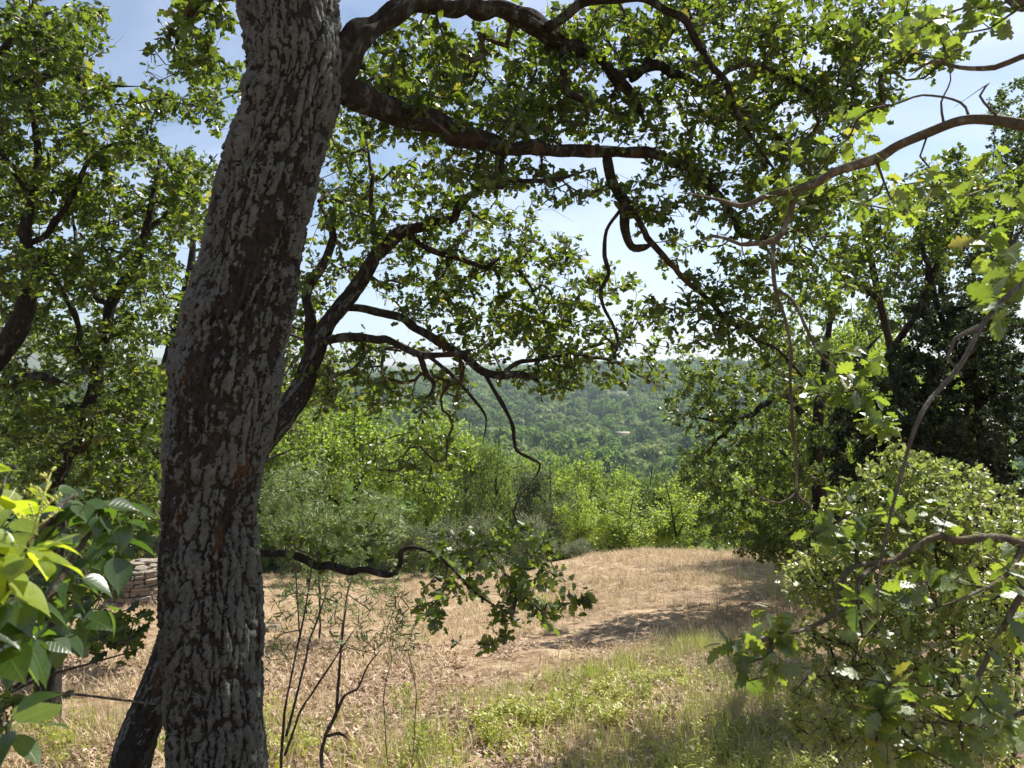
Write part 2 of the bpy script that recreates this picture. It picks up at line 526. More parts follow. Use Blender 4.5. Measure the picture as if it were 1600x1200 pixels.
def simple_mat(name, c1, c2, scale, rough=0.9, bump=0.4, dist=0.02, stops=(0.35, 0.65)):
    m, nt, nd, lk, out = newmat(name)
    pr = nd.new('ShaderNodeBsdfPrincipled'); pr.inputs['Roughness'].default_value = rough
    pr.inputs['Specular IOR Level'].default_value = 0.2
    tc = nd.new('ShaderNodeTexCoord')
    oi = nd.new('ShaderNodeObjectInfo')
    va = nd.new('ShaderNodeVectorMath'); va.operation = 'ADD'
    lk.new(tc.outputs['Object'], va.inputs[0]); lk.new(oi.outputs['Location'], va.inputs[1])
    n = nd.new('ShaderNodeTexNoise'); n.inputs['Scale'].default_value = scale; n.inputs['Detail'].default_value = 7; n.inputs['Roughness'].default_value = 0.65
    lk.new(va.outputs[0], n.inputs['Vector'])
    r = ramp(nd, [(stops[0], c1), (stops[1], c2)])
    lk.new(n.outputs['Fac'], r.inputs['Fac'])
    hs = nd.new('ShaderNodeHueSaturation')
    mm = nd.new('ShaderNodeMapRange'); mm.inputs[3].default_value = 0.78; mm.inputs[4].default_value = 1.2
    lk.new(oi.outputs['Random'], mm.inputs[0]); lk.new(mm.outputs[0], hs.inputs['Value'])
    lk.new(r.outputs['Color'], hs.inputs['Color']); lk.new(hs.outputs[0], pr.inputs['Base Color'])
    bp = nd.new('ShaderNodeBump'); bp.inputs['Strength'].default_value = bump; bp.inputs['Distance'].default_value = dist
    lk.new(n.outputs['Fac'], bp.inputs['Height']); lk.new(bp.outputs[0], pr.inputs['Normal'])
    lk.new(pr.outputs[0], out.inputs['Surface'])
    return m


M['stone'] = simple_mat('limestone', (.13, .11, .085), (.31, .265, .21), 9, 0.92, 0.6, 0.03)
M['earth'] = simple_mat('earth_fill', (.07, .055, .04), (.13, .10, .07), 12)
M['plaster'] = simple_mat('pale_plaster', (.34, .30, .23), (.42, .37, .29), 0.6)
M['roof'] = simple_mat('clay_roof', (.27, .21, .165), (.34, .275, .22), 1.2)
M['pane'] = simple_mat('dark_pane', (.04, .045, .05), (.06, .065, .07), 1.0, 0.2)

# ------------------------------------------------------------------ ground and hills
def height(x, y):
    x = np.asarray(x, float); y = np.asarray(y, float)
    r = np.hypot(x, y)
    yy = np.clip(y, -25, None)
    z = -0.195 * yy
    z = z + 0.85 * sstep(-2.5, 4.0, x) * sstep(6, 21, y)
    crest = 23.5 + 0.02 * x
    z = z - 0.10 * np.logaddexp(0, (y - crest) / 1.6) * 1.6 * (0.8 + 0.5 * sstep(-2, 6, x))
    z = z + 0.10 * (vnoise(x * 0.6 + 50, y * 0.6 + 50) - 0.5) + 0.06 * (vnoise(x * 2.3 + 9, y * 2.3) - 0.5) + 0.07 * (vnoise(x * 5.1 + 3, y * 5.1 + 8) - 0.5)
    fl = -50 + 7 * (vnoise(x / 90 + 20, y / 90 + 20) - 0.5)
    z = np.where(y > 60, fl + np.logaddexp(0, (z - fl) / 4.0) * 4.0, z)
    t = x / np.maximum(y, 1.0)
    ridge = 33 + 26 * sstep(-0.22, 0.14, t) + 9 * (vnoise(t * 9 + 30, r / 700) - 0.5)
    z = z + ridge * sstep(600, 1500, r) * (y > 0)
    far = 60 + 95 * np.exp(-((t + 0.62) / 0.14) ** 2) + 22 * (vnoise(t * 7 + 60, 3.3 + 0 * t) - 0.5) + 10 * (vnoise(t * 25 + 60, 8.3 + 0 * t) - 0.5)
    z = z + (far + 45 - ridge) * sstep(2300, 3600, r) * (y > 0)
    return z


def ground_mat():
    m, nt, nd, lk, out = newmat('dry_ground')
    pr = nd.new('ShaderNodeBsdfPrincipled'); pr.inputs['Roughness'].default_value = 0.95; pr.inputs['Specular IOR Level'].default_value = 0.1
    tc = nd.new('ShaderNodeTexCoord')

    def noi(sc, det=5, ro=0.6):
        n = nd.new('ShaderNodeTexNoise'); n.inputs['Scale'].default_value = sc; n.inputs['Detail'].default_value = det; n.inputs['Roughness'].default_value = ro
        lk.new(tc.outputs['Object'], n.inputs['Vector']); return n
    a, b, c = noi(0.5, 4), noi(3.2, 9, 0.78), noi(38, 5, 0.75)
    r1 = ramp(nd, [(0.36, (.15, .105, .072)), (0.44, (.33, .24, .16)), (0.51, (.50, .385, .26)), (0.60, (.70, .58, .40))])
    lk.new(b.outputs['Fac'], r1.inputs['Fac'])
    r2 = ramp(nd, [(0.35, (.26, .19, .14)), (0.68, (.95, .90, .84))])
    lk.new(c.outputs['Fac'], r2.inputs['Fac'])
    mx = nd.new('ShaderNodeMix'); mx.data_type = 'RGBA'; mx.blend_type = 'MULTIPLY'; mx.inputs[0].default_value = 0.8
    lk.new(r1.outputs['Color'], mx.inputs[6]); lk.new(r2.outputs['Color'], mx.inputs[7])
    r3 = ramp(nd, [(0.5, (0, 0, 0)), (0.7, (1, 1, 1))])
    lk.new(a.outputs['Fac'], r3.inputs['Fac'])
    m2 = nd.new('ShaderNodeMix'); m2.data_type = 'RGBA'
    mu = nd.new('ShaderNodeMath'); mu.operation = 'MULTIPLY'; mu.inputs[1].default_value = 0.5
    lk.new(r3.outputs['Color'], mu.inputs[0]); lk.new(mu.outputs[0], m2.inputs[0])
    lk.new(mx.outputs[2], m2.inputs[6]); m2.inputs[7].default_value = (.17, .115, .08, 1)
    lk.new(m2.outputs[2], pr.inputs['Base Color'])
    bp = nd.new('ShaderNodeBump'); bp.inputs['Strength'].default_value = 0.8; bp.inputs['Distance'].default_value = 0.05
    lk.new(c.outputs['Fac'], bp.inputs['Height']); lk.new(bp.outputs[0], pr.inputs['Normal'])
    lk.new(pr.outputs[0], out.inputs['Surface'])
    return m


M['ground'] = ground_mat()
M['hill'] = simple_mat('wooded_ground', (.07, .09, .04), (.14, .15, .075), 0.03, 0.95, 0.2, 0.5)


def polar(name, r0, r1, nr, na, mat, a0=-math.pi, a1=math.pi, centre=False):
    rr = np.geomspace(max(r0, 0.3), r1, nr)
    closed = abs(a1 - a0 - 2 * math.pi) < 1e-6
    aa = a0 + (a1 - a0) * np.arange(na) / (na if closed else na - 1)
    R, A = np.meshgrid(rr, aa, indexing='ij')
    x, y = R * np.sin(A), R * np.cos(A)
    v = np.stack([x, y, height(x, y)], -1).reshape(-1, 3)
    i = np.arange(nr - 1)[:, None] * na
    j = np.arange(na if closed else na - 1)[None]; k = (j + 1) % na
    q = np.stack([i + j, i + k, i + na + k, i + na + j], -1)[..., ::-1].reshape(-1)
    tot = np.full(len(q) // 4, 4)
    mb = MB(); mb.add(v, q, tot)
    if centre:
        mb.add(v[:na], np.arange(na)[::-1], [na])
    return mb.build(name, mat, None, 'structure')


polar('ground', 0.3, 60.0, 180, 500, M['ground'], centre=True)
polar('hills', 60.0, 4200.0, 80, 360, M['hill'])


def on_ground(px, py):
    """the ground point seen at a pixel"""
    d = np.linspace(1.5, 60, 1200)
    pts = np.stack([P(px, py, q) for q in d])
    below = pts[:, 2] < height(pts[:, 0], pts[:, 1])
    k = int(np.argmax(below)) if below.any() else len(d) - 1
    p = pts[k]; p[2] = height(p[0], p[1])
    return p


# ------------------------------------------------------------------ leaves
def half_strip_leaf(prof, fold=0.35, droop=0.25, twist=0.0):
    """leaf along +X, blade in XY, real midrib fold and bend. prof: (t, halfwidth)"""
    prof = np.array(prof)
    t, w = prof[:, 0], prof[:, 1]
    n = len(t)
    bend = -droop * t ** 2
    mid = np.stack([t, 0 * t, bend], 1)
    lf = np.stack([t, w, bend + fold * w - 0.5 * w ** 2 + twist * w * t], 1)
    rt = np.stack([t, -w, bend + fold * w - 0.5 * w ** 2 - twist * w * t], 1)
    v = np.vstack([mid, lf, rt])
    L, T = [], []
    for i in range(n - 1):
        L += [i, i + 1, n + i + 1, n + i]; T.append(4)
        L += [i, 2 * n + i, 2 * n + i + 1, i + 1]; T.append(4)
    return v, np.array(L), np.array(T)


def ngon_leaf(prof, fold=0.3):
    prof = np.array(prof); t, w = prof[:, 0], prof[:, 1]
    n = len(t)
    lf = np.stack([t, w, fold * w], 1); rt = np.stack([t, -w, fold * w], 1)
    v = np.vstack([[0, 0, 0], lf[0:-1], [1, 0, 0], rt[0:-1]])
    L = [0, n, *range(n - 1, 0, -1)]
    L2 = [0, *range(n + 1, 2 * n), n]
    return v, np.array(L + L2), np.array([len(L), len(L2)])


OAK = [(0, .012), (.10, .012), (.17, .10), (.23, .17), (.29, .10), (.38, .26), (.45, .27), (.50, .15), (.58, .33), (.66, .33), (.71, .18), (.80, .25), (.86, .20), (.90, .10), (.96, .09), (1.0, .0)]
OAK2 = [(0, .012), (.08, .012), (.14, .13), (.22, .20), (.26, .11), (.34, .27), (.42, .32), (.47, .17), (.55, .34), (.64, .30), (.68, .18), (.78, .23), (.84, .22), (.88, .12), (.95, .11), (1.0, .0)]
OAKM = [(.05, .01), (.24, .22), (.32, .11), (.50, .33), (.60, .16), (.74, .28), (.84, .12), (.94, .10), (1, 0)]
OAKL = [(.1, .05), (.32, .25), (.45, .14), (.66, .32), (.85, .14), (1, 0)]
PRIV = [(0, .014), (.12, .016), (.16, .12), (.23, .23), (.33, .31), (.45, .335), (.57, .31), (.70, .23), (.82, .13), (.92, .045), (1.0, .0)]
T_OAK = [half_strip_leaf(OAK, .35, .22, .1), half_strip_leaf(OAK2, .15, .35, -.25), half_strip_leaf(OAK, .45, .05, .3), half_strip_leaf(OAK2, .25, -.12, .0)]
T_OAKM = ngon_leaf(OAKM, .3)
T_OAKL = ngon_leaf(OAKL, .3)
T_PRIV = [half_strip_leaf(PRIV, .30, .25), half_strip_leaf(PRIV, .45, .40), half_strip_leaf(PRIV, .15, .15, .15), half_strip_leaf(PRIV, .55, .1)]
T_DIA = (np.array([[0, 0, 0], [.45, .24, .06], [1, 0, -.05], [.45, -.24, .06]]), np.array([0, 2, 1, 0, 3, 2]), np.array([3, 3]))
T_OVAL = ngon_leaf([(.05, .05), (.3, .23), (.65, .22), (.9, .09), (1, 0)], .25)
T_WIDE = (np.array([[0, 0, 0], [.5, .33, .08], [1, 0, -.05], [.5, -.33, .08]]), np.array([0, 2, 1, 0, 3, 2]), np.array([3, 3]))
T_NARROW = (np.array([[0, 0, 0], [.4, .085, .02], [1, 0, -.08], [.4, -.085, .02]]), np.array([0, 2, 1, 0, 3, 2]), np.array([3, 3]))


def leaf_frames(ax, nr):
    ax = norm(ax); nr = nr - ax * (nr * ax).sum(1, keepdims=True); nr = norm(nr)
    return ax, np.cross(nr, ax), nr


def add_leaves(mb, tpl, pos, ax, nr, sc, rnd):
    if len(pos) == 0:
        return
    v, l, t = tpl
    A, B, C = leaf_frames(ax, nr)
    n, k = len(pos), len(v)
    out = pos[:, None] + sc[:, None, None] * (v[None, :, 0:1] * A[:, None] + v[None, :, 1:2] * B[:, None] + v[None, :, 2:3] * C[:, None])
    L = (l[None] + (np.arange(n) * k)[:, None]).ravel()
    mb.add(out.reshape(-1, 3), L, np.tile(t, n), rnd=np.repeat(rnd, k))


def sprays(tips, dirs, k, size, reach=0.10, flat=0.6, rng=RNG, droop=0.15):
    """k leaves round the last centimetres of every twig"""
    n = len(tips)
    tips = np.repeat(tips, k, 0); dirs = norm(np.repeat(dirs, k, 0))
    m = len(tips)
    back = rng.random(m)[:, None] ** 1.3 * reach
    rad = rng.normal(size=(m, 3)); rad[:, 2] *= 0.6
    rad = norm(rad - dirs * (rad * dirs).sum(1, keepdims=True))
    ax = norm(dirs * rng.uniform(0.1, 0.9, (m, 1)) + rad * 0.9 + np.array([0, 0, -droop]))
    nr = norm(np.array([0, 0, 1.0]) * flat + rng.normal(size=(m, 3)) * 0.45 + rad * 0.15)
    sc = size * rng.uniform(0.62, 1.2, m)
    return tips - dirs * back + rad * 0.004, ax, nr, sc, rng.random(m)


def grow(limbs, attr, rng, step=0.11, r_tip=0.0016, wig=0.10, up=0.05, power=0.44, dmax=9.0, rcap=0.03):
    """joins every attractor to the nearest wood by a curved twig; later twigs fork off earlier ones"""
    fix = np.vstack([l[:, :3] for l in limbs]); fdir = np.vstack([norm(np.gradient(l[:, :3], axis=0)) for l in limbs])
    nf = len(fix)
    d0 = np.array([np.min(((fix - a) ** 2).sum(1)) for a in attr])
    attr = attr[np.argsort(d0)]
    cap = nf + int(sum(np.ceil(np.sqrt(d0) / step) + 1)) + 10
    X = np.zeros((cap, 3)); D = np.zeros((cap, 3)); par = np.full(cap, -1)
    X[:nf] = fix; D[:nf] = fdir
    n = nf
    tips = []
    for a in attr:
        dd = ((X[:n] - a) ** 2).sum(1)
        i = int(np.argmin(dd)); d = math.sqrt(dd[i])
        if d > dmax:
            continue
        m = max(1, int(math.ceil(d / step)))
        if n + m >= cap:
            m = max(1, cap - n - 2)
            if n + m >= cap:
                break
        p0 = X[i]
        c = p0 + D[i] * d * 0.35 + rng.normal(size=3) * wig * d + np.array([0, 0, up * d]) + (a - p0) * 0.25
        t = (np.arange(1, m + 1) / m)[:, None]
        q = (1 - t) ** 2 * p0 + 2 * (1 - t) * t * c + t ** 2 * a
        q[:-1] += rng.normal(size=(m - 1, 3)) * step * 0.085
        X[n:n + m] = q
        dd2 = np.diff(np.vstack([p0[None], q]), axis=0)
        D[n:n + m] = norm(dd2)
        par[n] = i; par[n + 1:n + m] = np.arange(n, n + m - 1)
        n += m
        tips.append(n - 1)
    X, D, par = X[:n], D[:n], par[:n]
    cnt = np.zeros(n); cnt[tips] = 1
    for i in range(n - 1, nf - 1, -1):
        if par[i] >= nf:
            cnt[par[i]] += cnt[i]
    main = {}
    for i in range(nf, n):
        p = par[i]
        if p >= nf and (p not in main or cnt[i] > cnt[main[p]]):
            main[p] = i
    rad = np.minimum(r_tip * np.maximum(cnt, 1) ** power, rcap)
    chains = []
    for i in range(nf, n):
        p = par[i]
        if p < nf or main.get(p) != i:
            ch = [i]
            while ch[-1] in main:
                ch.append(main[ch[-1]])
            pts = np.vstack([X[p][None], X[ch]]); rr = np.concatenate([[rad[ch[0]] * 1.15], rad[ch]])
            rr[-1] *= 0.6
            chains.append((pts, rr))
    tips = np.array(tips)
    return chains, X[tips], D[tips]


def blobs(rows, rng, full=1.35):
    """rows: px py rx ry d0 d1 n -> attractors filling those parts of the crown"""
    out = []
    for px, py, rx, ry, d0, d1, n in rows:
        n = max(1, int(round(n * full)))
        a = rng.random(n) * 2 * math.pi; q = np.sqrt(rng.random(n))
        d = rng.uniform(d0, d1, n)
        for u, w, e in zip(px + rx * q * np.cos(a), py + ry * q * np.sin(a), d):
            out.append(P(u, w, e))
    return np.array(out)


LEAF_MESH = {}


def leaf_objects(root, kind, tpls, mat, pos, ax, nr, sc, rnd):
    """the leaves that show largest, each an object that shares its mesh"""
    key = kind + mat.name
    if key not in LEAF_MESH:
        LEAF_MESH[key] = [mesh_from('leaf_blade', t[0], t[1], t[2], mat, {'rnd': np.zeros(len(t[0]))}) for t in tpls]
    A, B, C = leaf_frames(ax, nr)
    base = np.array(root['_base'])
    for i in range(len(pos)):
        o = bpy.data.objects.new('leaf', LEAF_MESH[key][i % len(tpls)])
        COL.objects.link(o); o.parent = root
        m = np.eye(4); m[:3, 0] = A[i] * sc[i]; m[:3, 1] = B[i] * sc[i]; m[:3, 2] = C[i] * sc[i]; m[:3, 3] = pos[i] - base
        o.matrix_local = Matrix(m.tolist())


def some(tips, dirs, rng, bare=0.16):
    k = rng.random(len(tips)) > bare
    return tips[k], dirs[k]


def crown(root, chains, leaves, mat, tpl, twig_mat, nobj=0, tpl_hi=None, sides=4, name='foliage', hi_mat=None):
    mb = MB()
    for pts, rr in chains:
        tube(mb, pts, rr, 6 if rr[0] > 0.006 else sides, False)
    tr_ = np.random.default_rng(len(chains))
    for pts, rr in chains:
        if len(pts) < 4 or np.linalg.norm(pts[0] - CAM) > 6.5 or pts[0][1] < 0.8:
            continue
        for i in range(1, len(pts) - 1):
            if tr_.random() < 0.30:
                t_ = norm(pts[i + 1] - pts[i])
                v_ = norm(t_ * 0.55 + tr_.normal(size=3) * 0.55)
                L_ = tr_.uniform(0.04, 0.20)
                k_ = v_ * L_ * 0.5 + tr_.normal(size=3) * L_ * 0.07
                tube(mb, np.array([pts[i], pts[i] + k_, pts[i] + v_ * L_ + np.array([0, 0, -.02 * L_])]), [.0014, .0011, .0006], 3, False)
    mb.build('twigs', twig_mat, root, 'stuff')
    pos, ax, nr, sc, rnd = leaves
    # leaves that would brush the lens or bury it are not grown
    q = np.linalg.norm(pos - CAM, axis=1)
    ok = q > 0.55
    pos, ax, nr, sc, rnd = pos[ok], ax[ok], nr[ok], sc[ok], rnd[ok]
    pick = np.zeros(len(pos), bool)
    if nobj:
        px, py, dd = project(pos)
        size = sc / dd
        vis = (px > -20) & (px < 1620) & (py > -20) & (py < 1220) & (dd > 0.3)
        order = np.argsort(np.where(vis, -size, 1))[:nobj]
        order = order[vis[order]]
        pick[order] = True
        leaf_objects(root, 'leaf', tpl_hi, hi_mat or mat, pos[pick], ax[pick], nr[pick], sc[pick], rnd[pick])
    fm = MB()
    k = ~pick
    k2 = k & (pos[:, 1] < 0.9)
    k = k & ~k2
    add_leaves(fm, T_WIDE, pos[k2], ax[k2], nr[k2], sc[k2], rnd[k2])
    add_leaves(fm, tpl, pos[k], ax[k], nr[k], sc[k], rnd[k])
    fm.build(name, mat, root, 'stuff', smooth=False)


def R4(rows, rpx=True):
    """rows px py d halfwidth_px -> x y z r"""
    rows = np.asarray(rows, float)
    p = PA(rows[:, :3])
    return np.column_stack([p, rows[:, 3] * rows[:, 2] / F])


def limb_part(root, ctrl, mat, name='limb', n=14, step=0.03, bark=True, amp=0.008, lichen=0.3, seed=1):
    """one bough as a mesh of its own; returns its axis for the twigs"""
    mb = MB()
    ctrl = np.array(ctrl, float)
    ctrl[-1, 3] *= 0.3
    jr = np.random.default_rng(seed + 500)
    ctrl = spline(ctrl, 0.10)
    ctrl[1:-1, :3] += jr.normal(size=(len(ctrl) - 2, 3)) * np.minimum(ctrl[1:-1, 3:4] * 0.42, 0.0105)
    ctrl[1:-1, 3] *= jr.uniform(0.86, 1.18, len(ctrl) - 2)
    if bark and ctrl[:, 3].max() > 0.018:
        nn = int(np.clip(2 * math.pi * ctrl[:, 3].max() / 0.013, 12, 50))
        bark_tube(mb, ctrl, nn, 0.018, (0.024, 0.045), amp, seed, lichen, 0.34)
    else:
        p = spline(ctrl, step)
        kn = 1 + 0.16 * (vnoise(np.arange(len(p)) * 0.6 + seed * 7.7, np.full(len(p), seed + 0.5)) - 0.5)
        jit = np.random.default_rng(seed).normal(size=(len(p), 3)) * p[:, 3:4] * 0.14
        jit[0] = 0
        tube(mb, p[:, :3] + jit * 0.5, p[:, 3] * kn, 8 if ctrl[:, 3].max() > 0.006 else 6, True, lichen=0, height=1)
    mb.build(name, mat, root)
    return spline(ctrl, 0.07)


# ================================================================== the big oak
def base_of(px, py, d):
    p = P(px, py, d); p[2] = height(p[0], p[1]); return p


rng = np.random.default_rng(11)
D0 = 2.9
TR = [(345, 1560, 2.86, 118), (342, 1400, 2.87, 96), (340, 1280, 2.88, 86), (338, 1200, D0, 81), (334, 1100, D0, 79), (330, 1000, D0, 80), (327, 900, D0, 79), (326, 800, D0, 75),
      (335, 710, D0, 79), (347, 640, D0, 86), (356, 580, D0, 87), (370, 500, D0, 82), (394, 400, D0, 77), (416, 300, D0, 76),
      (442, 200, D0, 73), (460, 120, D0, 75), (458, 50, D0, 76), (446, -30, 2.92, 76), (430, -130, 2.95, 72), (415, -260, 3.0, 64), (420, -450, 3.1, 55), (450, -700, 3.3, 44), (470, -1000, 3.5, 28), (500, -1250, 3.7, 12)]
oak = thing('oak_tree', 'thick leaning oak trunk with grey lichen plates, its boughs reaching right overhead', 'oak tree', base_of(345, 1500, 2.88))
mb = MB()
trc = R4(TR)
trc[:, 3] *= .93
vis = trc[:19]
bark_tube(mb, vis, 230, 0.0064, (0.027, 0.052), 0.017, 2, 0.83, 0.10, [(P(268, 575, 2.9)[2], .27, .085, .024, 0), (P(400, 700, 2.9)[2], .70, .07, .016, .4), (P(430, 330, 2.9)[2], .58, .05, .020, 1), (P(330, 880, 2.9)[2], .46, .045, .016, 1), (P(380, 150, 2.9)[2], .35, .07, .02, 0)])
mb.build('trunk', M['bark'], oak)
mb = MB()
bark_tube(mb, trc[18:], 60, 0.03, (0.03, 0.06), 0.010, 4, 0.55)
mb.build('trunk', M['bark'], oak)
axes1 = [spline(trc[14:], 0.08)]
OAK_LIMBS = [
    # upper arch
    [(470, 150, 2.95, 40), (530, 95, 2.95, 33), (572, 52, 3.0, 25), (622, 22, 3.1, 19), (700, 10, 3.25, 17), (780, 13, 3.4, 16), (850, 42, 3.55, 17), (902, 76, 3.65, 15), (958, 115, 3.8, 12), (985, 140, 3.9, 9), (1000, 175, 4.0, 5), (1010, 205, 4.05, 3)],
    [(958, 115, 3.8, 9), (985, 108, 3.85, 8), (1022, 105, 3.9, 9), (1075, 127, 4.0, 9), (1124, 152, 4.1, 8), (1180, 187, 4.25, 7), (1225, 225, 4.4, 6), (1258, 265, 4.5, 4), (1290, 320, 4.6, 2.5)],
    [(985, 125, 3.85, 7), (1012, 97, 3.9, 7), (1040, 60, 4.0, 6), (1060, 30, 4.0, 5), (1075, -5, 4.1, 4), (1095, -60, 4.2, 3)],
    [(855, 45, 3.5, 12), (885, 22, 3.5, 10), (920, 5, 3.45, 9), (960, -2, 3.4, 8), (1005, 3, 3.4, 8), (1040, 13, 3.4, 8), (1068, 32, 3.4, 8), (1090, 60, 3.45, 7), (1112, 101, 3.5, 7), (1142, 157, 3.6, 6), (1161, 195, 3.65, 5), (1184, 229, 3.7, 4), (1208, 259, 3.75, 3), (1232, 292, 3.8, 2)],
    [(1116, 130, 3.5, 5), (1140, 110, 3.55, 5), (1164, 101, 3.6, 5), (1190, 104, 3.7, 5), (1232, 124, 3.8, 5), (1270, 150, 3.9, 4), (1319, 184, 4.0, 3), (1330, 200, 4.0, 2)],
    [(880, 60, 3.6, 8), (884, 100, 3.55, 7), (886, 140, 3.5, 7), (905, 158, 3.5, 5), (920, 165, 3.5, 3)],
    # lower arch
    [(480, 130, 2.95, 30), (530, 145, 3.0, 25), (585, 160, 3.1, 24), (640, 180, 3.2, 22), (695, 200, 3.3, 21), (745, 219, 3.4, 19), (805, 229, 3.5, 15), (880, 236, 3.65, 13), (930, 238, 3.75, 11), (975, 240, 3.85, 9), (1025, 240, 3.95, 9), (1067, 254, 4.05, 9), (1097, 277, 4.15, 8), (1127, 311, 4.2, 7), (1150, 341, 4.3, 7), (1161, 367, 4.3, 6), (1200, 372, 4.3, 4), (1240, 360, 4.3, 3)],
    [(950, 240, 3.8, 8), (950, 255, 3.8, 10), (956, 285, 3.85, 10), (971, 319, 3.9, 9), (975, 356, 3.9, 8), (986, 386, 3.95, 7), (1009, 390, 3.95, 6), (1024, 379, 4.0, 4)],
    [(972, 319, 3.9, 6), (994, 336, 3.9, 6), (1012, 367, 3.95, 6), (1035, 397, 4.0, 6), (1075, 441, 4.1, 6), (1112, 475, 4.15, 5), (1150, 509, 4.2, 5), (1180, 531, 4.25, 4), (1210, 542, 4.3, 3), (1240, 572, 4.35, 3), (1270, 610, 4.4, 2), (1300, 647, 4.5, 1.5)],
    [(968, 330, 3.9, 4), (946, 358, 3.85, 4), (945, 400, 3.85, 4), (951, 426, 3.85, 4), (940, 455, 3.9, 4), (942, 480, 3.9, 3.5), (959, 512, 3.95, 3), (966, 542, 4.0, 2.5), (950, 570, 4.0, 1.5)],
    [(780, 232, 3.5, 11), (781, 255, 3.5, 10), (778, 288, 3.5, 8), (800, 284, 3.5, 4), (850, 282, 3.5, 4), (900, 272, 3.6, 3), (930, 262, 3.6, 2)],
    # hidden behind the frame: boughs above and towards the viewer
    [(440, -60, 2.95, 44), (560, -190, 2.9, 36), (720, -300, 2.9, 30), (900, -380, 3.0, 24), (1100, -420, 3.2, 18), (1300, -420, 3.4, 12), (1500, -400, 3.6, 6)],
    [(430, -160, 2.95, 38), (330, -330, 3.1, 30), (180, -460, 3.3, 24), (0, -560, 3.5, 16), (-180, -600, 3.7, 8)],
    [(440, -10, 2.95, 26), (395, -40, 3.1, 20), (330, -40, 3.3, 14), (300, 20, 3.4, 8), (270, 80, 3.5, 5)],
]
for i, L in enumerate(OAK_LIMBS):
    axes1.append(limb_part(oak, R4(L) * np.array([1, 1, 1, .76]), M['limb'], 'limb', seed=20 + i, lichen=0.32))
B1 = [
    (640, 95, 100, 70, 3.2, 4.6, 42), (590, 160, 60, 60, 3.0, 4.4, 18), (800, 110, 130, 75, 3.5, 5.0, 70), (930, 60, 100, 60, 3.5, 4.9, 48), (870, 175, 110, 45, 3.5, 4.8, 42),
    (1120, 50, 120, 70, 3.4, 4.8, 60), (1250, 60, 110, 80, 3.5, 4.9, 60), (1370, 40, 90, 60, 3.6, 4.9, 36), (1450, 60, 70, 60, 3.4, 4.4, 16),
    (720, 190, 130, 40, 3.1, 4.3, 34), (1080, 190, 120, 70, 3.6, 4.7, 62), (1230, 180, 120, 75, 3.7, 4.9, 60), (1330, 130, 90, 60, 3.7, 4.8, 32),
    (1190, 290, 130, 60, 3.7, 4.7, 52), (1040, 300, 80, 45, 3.7, 4.4, 20), (1120, 400, 100, 60, 3.9, 4.6, 24), (1090, 500, 90, 50, 3.9, 4.6, 24), (1180, 500, 90, 60, 4.0, 4.8, 24),
    (760, 265, 90, 30, 3.3, 4.2, 16), (850, 290, 90, 35, 3.4, 4.4, 14), (1250, 420, 90, 80, 4.2, 5.2, 26), (1300, 280, 70, 60, 4.2, 5.2, 20),
    (1230, 600, 60, 40, 4.2, 4.8, 10),
    # above the picture: the rest of the crown
    (600, -150, 260, 110, 2.6, 4.5, 60), (950, -200, 300, 150, 2.8, 4.8, 50), (1300, -180, 260, 120, 3.0, 5.0, 40), (300, -280, 260, 160, 2.6, 4.6, 60), (60, -480, 240, 140, 3.0, 5.0, 40),
    (320, 30, 60, 80, 3.1, 3.9, 22), (290, 90, 60, 50, 3.1, 3.8, 10), (500, -900, 300, 300, 3.0, 5.0, 80), (900, -560, 300, 140, 2.6, 4.6, 70),
]
att = blobs(B1, rng, 3.2)
REAR = [np.array([[.0, 2.7, 4.2, .09], [.5, 1.6, 5.0, .07], [.9, .2, 5.3, .05], [1.2, -1.5, 5.2, .03], [1.4, -3.0, 4.6, .01]]),
        np.array([[-.9, 2.8, 4.4, .08], [-1.6, 1.4, 5.0, .06], [-2.2, -.2, 5.1, .04], [-2.4, -2.0, 4.6, .01]])]  # unseen rear boughs, added to carry leaves that block skylight
for i, L in enumerate(REAR):
    axes1.append(limb_part(oak, L, M['limb'], 'limb', seed=40 + i, lichen=.3))
att = np.vstack([att, np.column_stack([rng.uniform(-4.5, 3.6, 900), rng.uniform(-5, .8, 900), rng.uniform(3.4, 6.4, 900)])])  # unseen crown filled in to cut skylight from behind the camera
att = att[rng.permutation(len(att))]
chains, tips, dirs = grow(axes1, att, rng, up=0.03)
tips, dirs = some(tips, dirs, rng, .22)
back = tips[:, 1] < 0.9
lv = [np.concatenate(q) for q in zip(sprays(tips[~back], dirs[~back], 9, 0.053, 0.16, 0.45, rng), sprays(tips[back], dirs[back], 26, 0.085, 0.25, 0.5, rng))]
crown(oak, chains, lv, M['oak_leaf'], T_OAKL, M['twig'], 300, T_OAK)

# ================================================================== the oak behind the trunk
rng = np.random.default_rng(12)
oak2 = thing('oak_tree', 'dark crooked oak leaning right from behind the thick lichen trunk', 'oak tree', base_of(150, 1330, 3.9))
T2 = [(130, 1420, 3.9, 62), (165, 1320, 3.9, 46), (200, 1200, 3.9, 38), (228, 1120, 3.95, 36), (262, 1030, 4.0, 33), (300, 920, 4.1, 31), (345, 810, 4.15, 29), (395, 710, 4.2, 27), (437, 655, 4.25, 25), (470, 610, 4.3, 22), (488, 561, 4.3, 19), (512, 505, 4.35, 17), (557, 449, 4.4, 15), (585, 405, 4.4, 13), (617, 368, 4.45, 12), (682, 345, 4.5, 10), (720, 322, 4.5, 8), (744, 298, 4.55, 6), (780, 290, 4.6, 4)]
mb = MB(); bark_tube(mb, R4(T2)[:14] * np.array([1, 1, 1, .78]), 90, 0.014, (0.03, 0.055), 0.012, 8, 0.42); mb.build('trunk', M['bark'], oak2)
axes2 = [spline(R4(T2), 0.08)]
axes2[0] = axes2[0][len(axes2[0]) // 3:]
